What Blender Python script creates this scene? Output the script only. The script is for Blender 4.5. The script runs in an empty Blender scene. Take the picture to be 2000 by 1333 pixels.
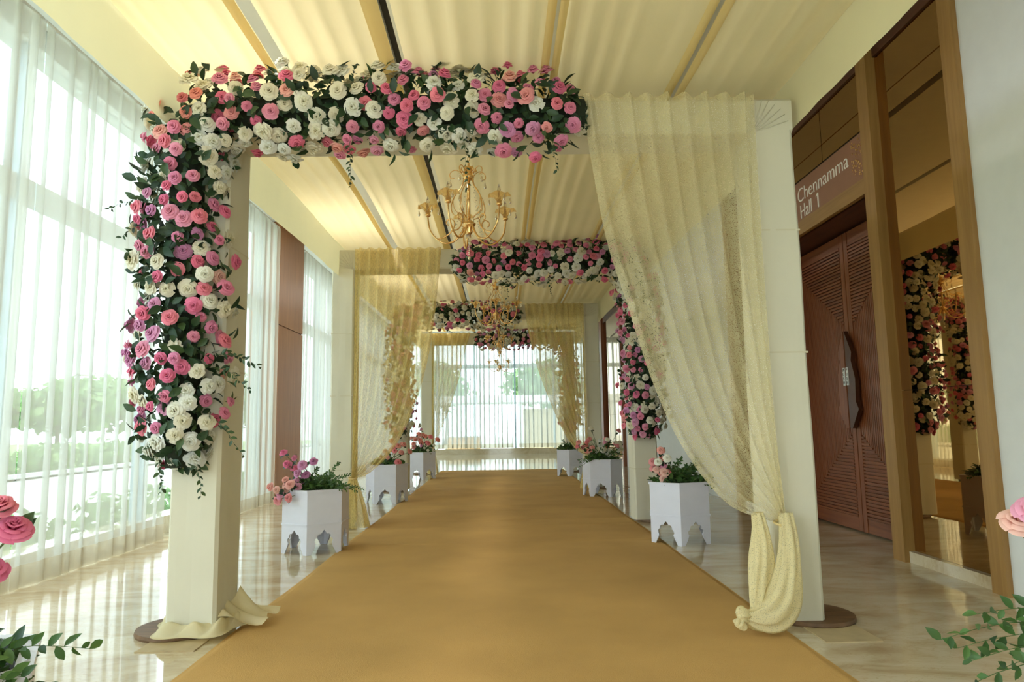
import bpy, math, random
import numpy as np
from mathutils import Matrix, Vector, Euler, noise

random.seed(7)
PI = math.pi
SC = bpy.context.scene
COL = SC.collection

# ------------------------------------------------------------------ camera
CAM_H = 1.2
def make_camera():
    f, cx, cy = 1340.0, 1000.0, 666.5
    r = math.radians(0.9)
    dx, dy = 978 - cx, 829 - cy
    c, s = math.cos(r), math.sin(r)
    ux, uy = c*dx - s*dy, s*dx + c*dy
    yaw = math.asin(ux / math.sqrt(ux*ux + uy*uy + f*f)); p = math.atan2(uy, f)
    W = np.array([[1, 0, 0], [0, 0, -1], [0, 1, 0]], float)
    Ry = np.array([[math.cos(yaw), 0, math.sin(yaw)], [0, 1, 0], [-math.sin(yaw), 0, math.cos(yaw)]])
    Rx = np.array([[1, 0, 0], [0, math.cos(p), math.sin(p)], [0, -math.sin(p), math.cos(p)]])
    Rz = np.array([[c, s, 0], [-s, c, 0], [0, 0, 1]])
    R = Rz @ Rx @ Ry @ W
    M = Matrix(((R[0][0], -R[1][0], -R[2][0], 0), (R[0][1], -R[1][1], -R[2][1], 0),
                (R[0][2], -R[1][2], -R[2][2], CAM_H), (0, 0, 0, 1)))
    cam = bpy.data.cameras.new('camera'); o = bpy.data.objects.new('camera', cam)
    COL.objects.link(o); o.matrix_world = M
    cam.sensor_width = 36.0; cam.lens = 36.0 * f / 2000.0
    cam.clip_start = 0.05; cam.clip_end = 300
    SC.camera = o
make_camera()

# ------------------------------------------------------------------ sky and exposure
world = bpy.data.worlds.new('overcast_sky'); SC.world = world
world.use_nodes = True
_bg = world.node_tree.nodes['Background']
_bg.inputs[0].default_value = (0.88, 0.98, 1.0, 1)
_bg.inputs[1].default_value = 4.6
SC.view_settings.view_transform = 'Standard'
SC.view_settings.look = 'None'
SC.view_settings.gamma = 1.0
SC.view_settings.use_curve_mapping = False
SC.view_settings.exposure = 0.42
SC.cycles.max_bounces = 6
SC.cycles.diffuse_bounces = 3
SC.cycles.glossy_bounces = 4
SC.cycles.transmission_bounces = 6
SC.cycles.transparent_max_bounces = 16
SC.cycles.use_light_tree = False
SC.cycles.caustics_reflective = False
SC.cycles.caustics_refractive = False

# ------------------------------------------------------------------ materials
def srgb(r, g, b):
    f = lambda c: (c/255/12.92) if c/255 <= 0.04045 else ((c/255 + 0.055)/1.055)**2.4
    return (f(r), f(g), f(b), 1.0)

class NT:
    def __init__(s, name):
        s.m = bpy.data.materials.new(name); s.m.use_nodes = True
        s.t = s.m.node_tree; s.t.nodes.clear()
        s.out = s.t.nodes.new('ShaderNodeOutputMaterial')
    def n(s, typ, **kw):
        nd = s.t.nodes.new('ShaderNode' + typ)
        for k, v in kw.items():
            if k.startswith('i_'):
                key = k[2:].replace('_', ' ')
                nd.inputs[int(key) if key.isdigit() else key].default_value = v
            else: setattr(nd, k, v)
        return nd
    def l(s, a, b, oa=0, ib=0):
        s.t.links.new(a.outputs[oa], b.inputs[ib])
    def done(s, sh):
        s.t.links.new(sh.outputs[0], s.out.inputs[0]); return s.m
    def ramp(s, stops):
        nd = s.n('ValToRGB'); e = nd.color_ramp.elements
        while len(e) < len(stops): e.new(0.5)
        for k, (p, c) in enumerate(stops): e[k].position = p; e[k].color = c
        return nd

def plain(name, col, rough=0.5, metal=0.0, vary=0.06, scale=8.0, bump=0.0, spec=0.5, stretch=(1, 1, 1), bscale=None):
    t = NT(name)
    b = t.n('BsdfPrincipled', i_Roughness=rough, i_Metallic=metal)
    b.inputs['Specular IOR Level'].default_value = spec
    tc = t.n('TexCoord'); mp = t.n('Mapping'); mp.inputs['Scale'].default_value = stretch
    t.l(tc, mp, 3); nz = t.n('TexNoise', i_Scale=scale, i_Detail=5.0)
    t.l(mp, nz)
    lo = tuple(max(0, c*(1 - vary*2)) for c in col[:3]) + (1,); hi = tuple(min(1, c*(1 + vary*2)) for c in col[:3]) + (1,)
    rp = t.ramp([(0.3, lo), (0.7, hi)]); t.l(nz, rp); t.l(rp, b)
    if bump:
        n2 = t.n('TexNoise', i_Scale=bscale or scale*4, i_Detail=4.0); t.l(mp, n2)
        bp = t.n('Bump', i_Strength=bump, i_Distance=0.02); t.l(n2, bp, 0, 'Height'); t.l(bp, b, 0, 'Normal')
    return t.done(b)

def cloth(name, col, trans_col, tfrac=0.5, alpha=1.0, weave=0, vary=0.04, lace=None):
    """diffuse + translucent cloth; alpha<1: an open weave that lets light straight through"""
    t = NT(name)
    d = t.n('BsdfDiffuse'); tr = t.n('BsdfTranslucent', i_Color=trans_col)
    tc = t.n('TexCoord')
    nz = t.n('TexNoise', i_Scale=2.0, i_Detail=3.0); t.l(tc, nz, 3)
    lo = tuple(c*(1 - vary) for c in col[:3]) + (1,); hi = tuple(min(1, c*(1 + vary)) for c in col[:3]) + (1,)
    rp = t.ramp([(0.3, lo), (0.7, hi)]); t.l(nz, rp); t.l(rp, d)
    mx = t.n('MixShader', i_0=tfrac); t.l(d, mx, 0, 1); t.l(tr, mx, 0, 2)
    if alpha >= 1 and not lace: return t.done(mx)
    tp = t.n('BsdfTransparent'); m2 = t.n('MixShader', i_0=alpha)
    t.l(tp, m2, 0, 1); t.l(mx, m2, 0, 2)
    if lace:
        sc, hole, lo_a, hi_a = lace
        v = t.n('TexVoronoi', feature='DISTANCE_TO_EDGE', i_Scale=sc); t.l(tc, v, 3)
        r1 = t.ramp([(hole*0.6, (hi_a,)*3 + (1,)), (hole, (lo_a,)*3 + (1,))]); t.l(v, r1)
        # denser sprigs of embroidery
        n2 = t.n('TexNoise', i_Scale=9.0, i_Detail=2.0); t.l(tc, n2, 3)
        r2 = t.ramp([(0.52, (0, 0, 0, 1)), (0.62, (1, 1, 1, 1))]); t.l(n2, r2)
        mm = t.n('Math', operation='MULTIPLY', i_1=0.04); t.l(r2, mm)
        ad = t.n('Math', operation='ADD', use_clamp=True); t.l(r1, ad); t.l(mm, ad, 0, 1)
        t.l(ad, m2, 0, 0)
    elif weave:
        wv = t.n('TexNoise', i_Scale=weave, i_Detail=1.0)
        mp = t.n('Mapping'); mp.inputs['Scale'].default_value = (1, 1, 0.25); t.l(tc, mp, 3); t.l(mp, wv)
        r1 = t.ramp([(0.35, (alpha*0.8,)*3 + (1,)), (0.65, (min(1, alpha*1.2),)*3 + (1,))]); t.l(wv, r1)
        t.l(r1, m2, 0, 0)
    return t.done(m2)

def wood(name, dark, light, axis=2, rough=0.45, scale=1.0):
    t = NT(name); b = t.n('BsdfPrincipled', i_Roughness=rough)
    tc = t.n('TexCoord'); mp = t.n('Mapping')
    st = [14*scale]*3; st[axis] = 0.7*scale; mp.inputs['Scale'].default_value = st
    t.l(tc, mp, 3); nz = t.n('TexNoise', i_Scale=1.6, i_Detail=7.0, i_Distortion=0.8); t.l(mp, nz)
    rp = t.ramp([(0.25, dark), (0.75, light)]); t.l(nz, rp); t.l(rp, b)
    bp = t.n('Bump', i_Strength=0.06, i_Distance=0.01); t.l(nz, bp, 0, 'Height'); t.l(bp, b, 0, 'Normal')
    return t.done(b)

def petal_mat(name, cols, core, trans=0.25):
    t = NT(name)
    oi = t.n('ObjectInfo')
    rp = t.ramp([(k/len(cols), c) for k, c in enumerate(cols)]); rp.color_ramp.interpolation = 'CONSTANT'
    t.l(oi, rp, 'Random')
    tc = t.n('TexCoord'); ln = t.n('VectorMath', operation='LENGTH'); t.l(tc, ln, 3)
    r2 = t.ramp([(0.25, (1, 1, 1, 1)), (0.8, (0, 0, 0, 1))]); t.l(ln, r2, 'Value')
    mx = t.n('Mix', data_type='RGBA', blend_type='MULTIPLY'); t.l(r2, mx, 0, 0)
    t.t.links.new(rp.outputs[0], mx.inputs[6]); mx.inputs[7].default_value = core
    d = t.n('BsdfPrincipled', i_Roughness=0.6); t.t.links.new(mx.outputs[2], d.inputs[0])
    d.inputs['Specular IOR Level'].default_value = 0.2
    tr = t.n('BsdfTranslucent'); t.t.links.new(mx.outputs[2], tr.inputs[0])
    ms = t.n('MixShader', i_0=trans); t.l(d, ms, 0, 1); t.l(tr, ms, 0, 2)
    return t.done(ms)

def leaf_mat(name, cols, trans=0.2, rough=0.45):
    t = NT(name); gi = t.n('NewGeometry'); oi = t.n('ObjectInfo')
    ad = t.n('Math', operation='ADD'); t.l(gi, ad, 'Random Per Island'); t.l(oi, ad, 'Random', 1)
    fr = t.n('Math', operation='FRACT'); t.l(ad, fr)
    rp = t.ramp([(k/max(1, len(cols) - 1), c) for k, c in enumerate(cols)]); t.l(fr, rp)
    d = t.n('BsdfPrincipled', i_Roughness=rough); t.l(rp, d)
    tr = t.n('BsdfTranslucent'); t.l(rp, tr)
    ms = t.n('MixShader', i_0=trans); t.l(d, ms, 0, 1); t.l(tr, ms, 0, 2)
    return t.done(ms)

def glass_pane(name, tint=(0.93, 0.98, 1, 1)):
    t = NT(name); tp = t.n('BsdfTransparent', i_Color=tint); g = t.n('BsdfGlossy', i_Roughness=0.02)
    lw = t.n('LayerWeight', i_Blend=0.5); pw = t.n('Math', operation='POWER', i_1=5.0); t.l(lw, pw, 'Facing')
    fr = t.n('Math', operation='MULTIPLY_ADD', i_1=0.6, i_2=0.03); t.l(pw, fr); ms = t.n('MixShader'); t.l(fr, ms); t.l(tp, ms, 0, 1); t.l(g, ms, 0, 2)
    return t.done(ms)

def marble(name):
    t = NT(name); b = t.n('BsdfPrincipled', i_Roughness=0.06)
    tc = t.n('TexCoord'); mp = t.n('Mapping'); mp.inputs['Scale'].default_value = (0.9, 2.2, 1); mp.inputs['Rotation'].default_value = (0, 0, 0.25)
    t.l(tc, mp, 3)
    nz = t.n('TexNoise', i_Scale=1.3, i_Detail=9.0, i_Roughness=0.62, i_Distortion=1.2); t.l(mp, nz)
    rp = t.ramp([(0.28, srgb(176, 150, 112)), (0.45, srgb(203, 184, 150)), (0.58, srgb(216, 201, 172)), (0.8, srgb(222, 210, 186))]); t.l(nz, rp)
    w = t.n('TexNoise', i_Scale=3.2, i_Detail=6.0, i_Distortion=3.0); t.l(mp, w)
    r2 = t.ramp([(0.485, (1, 1, 1, 1)), (0.5, (0.72, 0.6, 0.45, 1)), (0.515, (1, 1, 1, 1))]); t.l(w, r2)
    mx = t.n('Mix', data_type='RGBA', blend_type='MULTIPLY'); mx.inputs[0].default_value = 0.45
    t.t.links.new(rp.outputs[0], mx.inputs[6]); t.t.links.new(r2.outputs[0], mx.inputs[7]); t.t.links.new(mx.outputs[2], b.inputs[0])
    return t.done(b)

M = {}
M['marble'] = marble('polished_marble')
M['carpet'] = plain('ochre_carpet', srgb(198, 157, 96), 0.95, vary=0.05, scale=1.2, bump=0.25, spec=0.1, bscale=260)
M['white_wall'] = plain('white_paint', srgb(226, 226, 222), 0.6, vary=0.01)
M['ceiling'] = plain('ceiling_paint', srgb(236, 232, 222), 0.7, vary=0.01)
M['slot'] = plain('dark_ceiling_slot', srgb(40, 34, 26), 0.6)
M['canopy'] = cloth('cream_canopy_cloth', srgb(244, 234, 196), srgb(250, 236, 192), 0.45)
M['hem'] = cloth('golden_hem_cloth', srgb(242, 224, 168), srgb(246, 222, 160), 0.4)
M['arch'] = cloth('cream_stretch_cloth', srgb(228, 223, 202), srgb(238, 226, 178), 0.12)
M['seam'] = cloth('cream_seam', srgb(222, 214, 186), srgb(220, 205, 150), 0.1)
M['lace'] = cloth('yellow_lace', srgb(244, 234, 192), srgb(250, 238, 192), 0.4, lace=(110, 0.26, 0.26, 0.48))
M['lace2'] = cloth('yellow_lace_gathered', srgb(244, 232, 186), srgb(250, 236, 186), 0.35, lace=(110, 0.30, 0.62, 0.86))
M['net'] = cloth('golden_net', srgb(242, 222, 152), srgb(246, 222, 146), 0.4, alpha=0.6, weave=160)
M['sheer'] = cloth('white_sheer', srgb(232, 234, 228), srgb(236, 240, 234), 0.14, alpha=0.70)
M['sheer_hem'] = cloth('white_sheer_hem', srgb(232, 224, 204), srgb(226, 214, 186), 0.5, alpha=0.6)
M['glass'] = glass_pane('window_glass')
M['alu'] = plain('pale_blue_aluminium', srgb(170, 190, 200), 0.4, 0.3)
M['white_frame'] = plain('white_frame', srgb(225, 228, 226), 0.5)
M['pillar'] = wood('veneer_panel', srgb(146, 94, 50), srgb(172, 118, 68), 2, 0.4)
M['tan_frame'] = wood('tan_wood_frame', srgb(146, 106, 54), srgb(172, 132, 74), 2, 0.45)
M['tan_frame_h'] = wood('tan_wood_frame_h', srgb(146, 106, 54), srgb(172, 132, 74), 1, 0.45)
M['door'] = wood('door_wood', srgb(112, 60, 34), srgb(150, 86, 50), 2, 0.4)
M['door_h'] = wood('door_wood_h', srgb(108, 58, 34), srgb(146, 84, 50), 1, 0.4)
M['dark_wood'] = wood('dark_wood_header', srgb(70, 38, 22), srgb(98, 56, 34), 1, 0.45)
M['sign'] = plain('sign_panel', srgb(150, 104, 74), 0.5, vary=0.02)
M['sign_text'] = plain('sign_lettering', srgb(246, 240, 226), 0.5, vary=0.01)
M['mirror'] = plain('bronze_mirror', srgb(200, 161, 106), 0.015, 1.0, vary=0.005)
M['handle'] = plain('bronze_handle', srgb(82, 46, 28), 0.35, 0.2)
M['black'] = plain('black_print', srgb(20, 20, 20), 0.5)
M['white_plastic'] = plain('white_plate', srgb(235, 235, 230), 0.4)
M['planter'] = plain('white_lacquer', srgb(226, 226, 238), 0.35, vary=0.01)
M['foam'] = plain('dark_foam', srgb(30, 40, 24), 0.9)
M['disc'] = plain('brown_plywood', srgb(112, 84, 58), 0.6, vary=0.15, scale=5, stretch=(1, 6, 1))
M['cardboard'] = plain('cardboard', srgb(186, 164, 124), 0.8)
M['gold'] = plain('champagne_gold', srgb(232, 190, 128), 0.22, 0.95, vary=0.03)
M['pink'] = petal_mat('pink_petals', [srgb(244, 134, 164), srgb(240, 150, 180), srgb(234, 152, 188), srgb(246, 146, 164), srgb(240, 132, 168), srgb(242, 162, 188)], (0.86, 0.46, 0.58, 1))
M['coral'] = petal_mat('coral_petals', [srgb(250, 166, 152), srgb(246, 174, 162), srgb(246, 152, 156)], (0.9, 0.55, 0.52, 1))
M['mauve'] = petal_mat('mauve_petals', [srgb(226, 160, 198), srgb(228, 166, 200), srgb(218, 150, 194)], (0.85, 0.55, 0.7, 1))
M['white'] = petal_mat('white_petals', [srgb(246, 244, 230), srgb(240, 240, 232), srgb(248, 242, 222), srgb(240, 234, 214)], (0.86, 0.84, 0.62, 1), 0.3)
M['blush'] = petal_mat('blush_petals', [srgb(250, 190, 178), srgb(248, 204, 190), srgb(246, 170, 172), srgb(238, 170, 196)], (0.9, 0.55, 0.5, 1), 0.3)
M['leaf'] = leaf_mat('rose_leaves', [srgb(28, 52, 32), srgb(44, 74, 42), srgb(36, 64, 44), srgb(66, 92, 50), srgb(30, 56, 38)])
M['fern'] = leaf_mat('fern_leaves', [srgb(60, 98, 46), srgb(84, 122, 58), srgb(50, 84, 44), srgb(96, 130, 64)], 0.3)
M['stem'] = plain('green_stem', srgb(70, 84, 44), 0.6)
M['tree'] = leaf_mat('tree_leaves', [srgb(120, 152, 96), srgb(146, 176, 116), srgb(108, 142, 90), srgb(168, 192, 132)], 0.4, 0.7)
M['bark'] = plain('bark', srgb(96, 80, 62), 0.9)
M['paving'] = plain('pale_paving', srgb(196, 194, 184), 0.8, vary=0.05, scale=3)
M['lawn'] = plain('lawn', srgb(150, 174, 110), 0.95, vary=0.12, scale=6)
M['concrete'] = plain('pale_render', srgb(216, 214, 210), 0.8)
M['orange_box'] = plain('orange_box', srgb(214, 150, 84), 0.6)
_t = NT('amber_glass'); _g = _t.n('BsdfPrincipled', i_Roughness=0.08); _g.inputs[0].default_value = srgb(246, 196, 120)
_g.inputs['Transmission Weight'].default_value = 0.75; _g.inputs['IOR'].default_value = 1.15
M['amber'] = _t.done(_g)
_t = NT('clear_crystal'); _g = _t.n('BsdfPrincipled', i_Roughness=0.03); _g.inputs[0].default_value = srgb(250, 236, 210)
_g.inputs['Transmission Weight'].default_value = 0.8; _g.inputs['IOR'].default_value = 1.45
M['crystal'] = _t.done(_g)

# ------------------------------------------------------------------ mesh helpers
class G:
    def __init__(s): s.v = []; s.f = []
    def box(s, x0, x1, y0, y1, z0, z1):
        b = len(s.v)
        s.v += [(x0, y0, z0), (x1, y0, z0), (x1, y1, z0), (x0, y1, z0), (x0, y0, z1), (x1, y0, z1), (x1, y1, z1), (x0, y1, z1)]
        s.f += [tuple(b + i for i in q) for q in ((0, 3, 2, 1), (4, 5, 6, 7), (0, 1, 5, 4), (1, 2, 6, 5), (2, 3, 7, 6), (3, 0, 4, 7))]
        return s
    def grid(s, fn, nu, nv, closed=False):
        b = len(s.v); w = nu if closed else nu + 1
        for j in range(nv + 1):
            for i in range(w): s.v.append(tuple(fn(i/nu, j/nv)))
        for j in range(nv):
            for i in range(nu):
                i2 = (i + 1) % w if closed else i + 1
                s.f.append((b + j*w + i, b + j*w + i2, b + (j + 1)*w + i2, b + (j + 1)*w + i))
        return s
    def tube(s, pts, rad, n=8, caps=True, prof=None):
        pts = [Vector(p) for p in pts]; k = len(pts)
        rads = rad if isinstance(rad, (list, tuple)) else [rad]*k
        b = len(s.v); ref = None
        for i, p in enumerate(pts):
            t = (pts[min(i + 1, k - 1)] - pts[max(i - 1, 0)]).normalized()
            if ref is None: ref = t.orthogonal().normalized()
            ref = (ref - t*ref.dot(t)); ref = ref.normalized() if ref.length > 1e-6 else t.orthogonal().normalized()
            bi = t.cross(ref)
            for a in range(n):
                th = 2*PI*a/n; rr = rads[i]*(prof(th, i/(k - 1)) if prof else 1)
                s.v.append(tuple(p + ref*math.cos(th)*rr + bi*math.sin(th)*rr))
        for i in range(k - 1):
            for a in range(n):
                s.f.append((b + i*n + a, b + i*n + (a + 1) % n, b + (i + 1)*n + (a + 1) % n, b + (i + 1)*n + a))
        if caps:
            s.f.append(tuple(b + a for a in reversed(range(n)))); s.f.append(tuple(b + (k - 1)*n + a for a in range(n)))
        return s
    def lathe(s, prof, n=16, c=(0, 0, 0)):
        b = len(s.v)
        for r, z in prof:
            for a in range(n): s.v.append((c[0] + r*math.cos(2*PI*a/n), c[1] + r*math.sin(2*PI*a/n), c[2] + z))
        for i in range(len(prof) - 1):
            for a in range(n): s.f.append((b + i*n + a, b + i*n + (a + 1) % n, b + (i + 1)*n + (a + 1) % n, b + (i + 1)*n + a))
        return s
    def prism(s, poly, thick, mat):
        """outline (2-D list) extruded by thick along local z, placed by a 4x4 matrix"""
        b = len(s.v); n = len(poly)
        for z in (0, thick):
            for x, y in poly: s.v.append(tuple(mat @ Vector((x, y, z))))
        s.f.append(tuple(b + i for i in reversed(range(n)))); s.f.append(tuple(b + n + i for i in range(n)))
        for i in range(n): s.f.append((b + i, b + (i + 1) % n, b + n + (i + 1) % n, b + n + i))
        return s
    def mesh(s, name, mat, smooth=False):
        me = bpy.data.meshes.new(name); me.from_pydata(s.v, [], s.f); me.materials.append(mat)
        if smooth: me.polygons.foreach_set('use_smooth', [True]*len(me.polygons))
        me.update(); return me
    def build(s, name, mat, parent=None, smooth=False, **tags):
        return link(name, s.mesh(name, mat, smooth), parent, **tags)

def link(name, data, parent=None, loc=None, rot=None, scale=None, mw=None, **tags):
    o = bpy.data.objects.new(name, data); COL.objects.link(o)
    if parent is not None: o.parent = parent
    if mw is not None: o.matrix_basis = mw
    if loc is not None: o.location = loc
    if rot is not None: o.rotation_euler = rot
    if scale is not None: o.scale = scale
    for k, v in tags.items():
        if v is not None: o[k] = v
    return o
def thing(name, label, cat, loc=(0, 0, 0), rz=0, group=None, kind=None):
    return link(name, None, loc=loc, rot=(0, 0, rz), label=label, category=cat, group=group, kind=kind)
def copy_tree(o, parent=None):
    c = o.copy(); COL.objects.link(c); c.parent = parent
    for ch in o.children: copy_tree(ch, c)
    return c
def text_mesh(name, cu, parent, loc, rot, scale=(1, 1, 1)):
    tmp = bpy.data.objects.new(name + '_tmp', cu); COL.objects.link(tmp)
    dg = bpy.context.evaluated_depsgraph_get(); dg.update()
    me = bpy.data.meshes.new_from_object(tmp.evaluated_get(dg)); bpy.data.objects.remove(tmp)
    # one mesh for each letter
    n = len(me.vertices); par = list(range(n))
    def find(a):
        while par[a] != a: par[a] = par[par[a]]; a = par[a]
        return a
    for e in me.edges:
        a, b = find(e.vertices[0]), find(e.vertices[1])
        if a != b: par[a] = b
    groups = {}
    for p in me.polygons: groups.setdefault(find(p.vertices[0]), []).append(tuple(p.vertices))
    # faces, backs and sides may be separate islands: join those overlapping in x
    items = []
    for fs in groups.values():
        xs = [me.vertices[i].co.x for f in fs for i in f]; items.append([min(xs), max(xs), list(fs)])
    items.sort(key=lambda q: q[0]); merged = []
    for it in items:
        if merged and it[0] < merged[-1][1] - 1e-4: merged[-1][1] = max(merged[-1][1], it[1]); merged[-1][2] += it[2]
        else: merged.append(it)
    for _, _, fs in merged:
        g = G(); idx = {}
        for f in fs:
            for i in f:
                if i not in idx: idx[i] = len(g.v); g.v.append(tuple(me.vertices[i].co))
            g.f.append(tuple(idx[i] for i in f))
        link(name, g.mesh(name, cu.materials[0]), parent, loc=loc, rot=rot, scale=scale)
def lerp(a, b, t): return a + (b - a)*t
def pl(pts, t):
    """piecewise linear (smoothed a little) along a list of tuples"""
    k = (len(pts) - 1)*max(0, min(1, t)); i = min(int(k), len(pts) - 2); f = k - i
    p0 = pts[max(i - 1, 0)]; p1 = pts[i]; p2 = pts[i + 1]; p3 = pts[min(i + 2, len(pts) - 1)]
    return tuple(0.5*((2*b) + (-a + c)*f + (2*a - 5*b + 4*c - d)*f*f + (-a + 3*b - 3*c + d)*f**3) for a, b, c, d in zip(p0, p1, p2, p3))
def nz(x, y=0.0, z=0.0): return noise.noise(Vector((x, y, z)))
S = dict(kind='structure')
CEIL = 4.7

# ------------------------------------------------------------------ the room
G().box(-4.1, 4.2, -3.0, 28.6, -0.1, 0).build('floor', M['marble'], label='polished beige marble floor with soft veining', **S)
c = G()
SLOTS = [(-2.66, 0.09), (-0.95, 0.09), (0.69, 0.09), (2.33, 0.1)]
xs = -4.2
for sx, w in SLOTS:
    c.box(xs, sx - w/2, -3, 28.6, CEIL, CEIL + 0.2); xs = sx + w/2
c.box(xs, 4.2, -3, 28.6, CEIL, CEIL + 0.2)
ceil = c.build('ceiling', M['ceiling'], label='pale ceiling above the cloth canopy', **S)
for sx, w in SLOTS:
    G().box(sx - w/2, sx + w/2, -3, 28.6, CEIL + 0.12, CEIL + 0.16).build('recessed_slot', M['slot'], ceil)
    for k in range(9):
        y = -1 + k*3.1
        G().lathe([(0.0, 0.0), (0.025, 0.0), (0.03, 0.05), (0.0, 0.05)], 10, (sx, y, CEIL + 0.03)).build('track_lamp', M['slot'], ceil)
G().tube([(2.76, -2, CEIL - 0.06), (2.76, 20, CEIL - 0.06)], 0.006, 6).build('ceiling_cable', M['tan_frame'], ceil)

# added lamps, unseen above the cloth canopy, to give it its glow
def fill_downlight(x, y, power):
    r = link('fill_downlight', None, ceil, loc=(x, y, CEIL))
    G().lathe([(0.10, -0.001), (0.125, -0.001), (0.125, -0.012), (0.10, -0.012), (0.10, -0.001)], 24).build('trim_ring', M['white_frame'], r, smooth=True)
    G().lathe([(0.0, -0.004), (0.10, -0.004)], 24).build('diffuser', M['white_plastic'], r)
    L = bpy.data.lights.new('fill_downlight_lamp', 'AREA'); L.shape = 'DISK'; L.size = 0.2; L.energy = power; L.color = (1.0, 0.96, 0.88)
    link('fill_lamp', L, r, loc=(0, 0, -0.015))
for k in range(6):
    for x in (-1.72,): fill_downlight(x, 0.6 + k*3.4, 24)

# carpet
def carpet_fn(u, v):
    y = lerp(0.5, 18.3, v); x = lerp(-1.6, 1.63, u) + 0.02*nz(y*0.6, u*2)
    z = 0.010
    for yr, h in ((7.15, 0.009), (8.25, 0.008), (8.75, 0.010), (9.75, 0.009), (10.3, 0.007), (11.9, 0.006), (13.2, 0.006)):
        d = (y - yr - 0.10*(u - 0.5) - 0.03*nz(u*4, yr)); z += h*math.exp(-(d/0.035)**2)*(0.35 + 0.65*u)
    e = min(u, 1 - u)
    if e < 0.006: z = 0.0005
    return (x, y, z)
G().grid(carpet_fn, 170, 700).build('carpet', M['carpet'], smooth=True, label='long ochre yellow carpet runner laid down the corridor', category='carpet')

# ---- left side: sill, glazing, curtains, veneered pillar
XG = -4.05
wl = G().box(-4.2, -3.92, -3, 28.6, 0, 0.2).build('wall_left', M['marble'], label='low marble sill under the tall left window', **S)
G().box(-4.2, -3.95, -3, 28.6, 4.5, CEIL).build('lintel', M['white_frame'], wl)
def glazing(root, cells, trans, frame, axis, pos, thick=0.07):
    """cells: list of mullion positions; trans: list of (z0,z1) transom bars"""
    for p in cells:
        g = G()
        (g.box(pos - thick, pos + thick, p - 0.035, p + 0.035, 0.2, 4.5) if axis == 'x' else g.box(p - 0.035, p + 0.035, pos - thick, pos + thick, 0.23, 4.5))
        g.build('mullion', frame, root)
    for a, b in zip(cells[:-1], cells[1:]):
        zs = [0.2] + [z for t in trans for z in t] + [4.5]
        for z0, z1 in trans:
            g = G(); (g.box(pos - thick*0.8, pos + thick*0.8, a + 0.035, b - 0.035, z0, z1) if axis == 'x' else g.box(a + 0.035, b - 0.035, pos - thick*0.8, pos + thick*0.8, z0, z1))
            g.build('transom', M['white_frame'], root)
        for z0, z1 in zip(zs[0::2], zs[1::2]):
            g = G(); (g.box(pos - 0.006, pos + 0.006, a + 0.035, b - 0.035, z0, z1) if axis == 'x' else g.box(a + 0.035, b - 0.035, pos - 0.006, pos + 0.006, z0, z1))
            g.build('pane', M['glass'], root)
w1 = thing('window_1', 'tall glazed window wall behind sheer curtains nearest the camera', 'window', kind='structure')
glazing(w1, [-1.15, 1.1, 3.35, 5.6, 7.85, 10.1, 11.44], [(3.14, 3.34)], M['alu'], 'x', XG)
w2 = thing('window_2', 'tall glazed window wall beyond the brown pillar', 'window', kind='structure')
glazing(w2, [12.86, 15.1, 17.35, 19.6, 21.85, 24.1, 26.35, 28.2], [(3.14, 3.34)], M['alu'], 'x', XG)

pil = thing('pillar', 'brown veneered pillar between the left curtains', 'pillar', kind='structure')
G().box(-4.2, -3.72, 11.47, 12.83, 0, CEIL).build('core', M['dark_wood'], pil)
for (x0, x1, y0, y1) in ((-4.2, -3.705, 11.455, 11.475), (-3.725, -3.70, 11.458, 12.84), (-4.2, -3.705, 12.825, 12.845)):
    for z0, z1 in ((0.10, 2.91), (2.925, CEIL - 0.005)):
        G().box(x0, x1, y0, y1, z0, z1).build('veneer_panel', M['pillar'], pil)
G().box(-4.2, -3.69, 11.445, 12.855, 0, 0.095).build('marble_skirting', M['marble'], pil)

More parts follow.
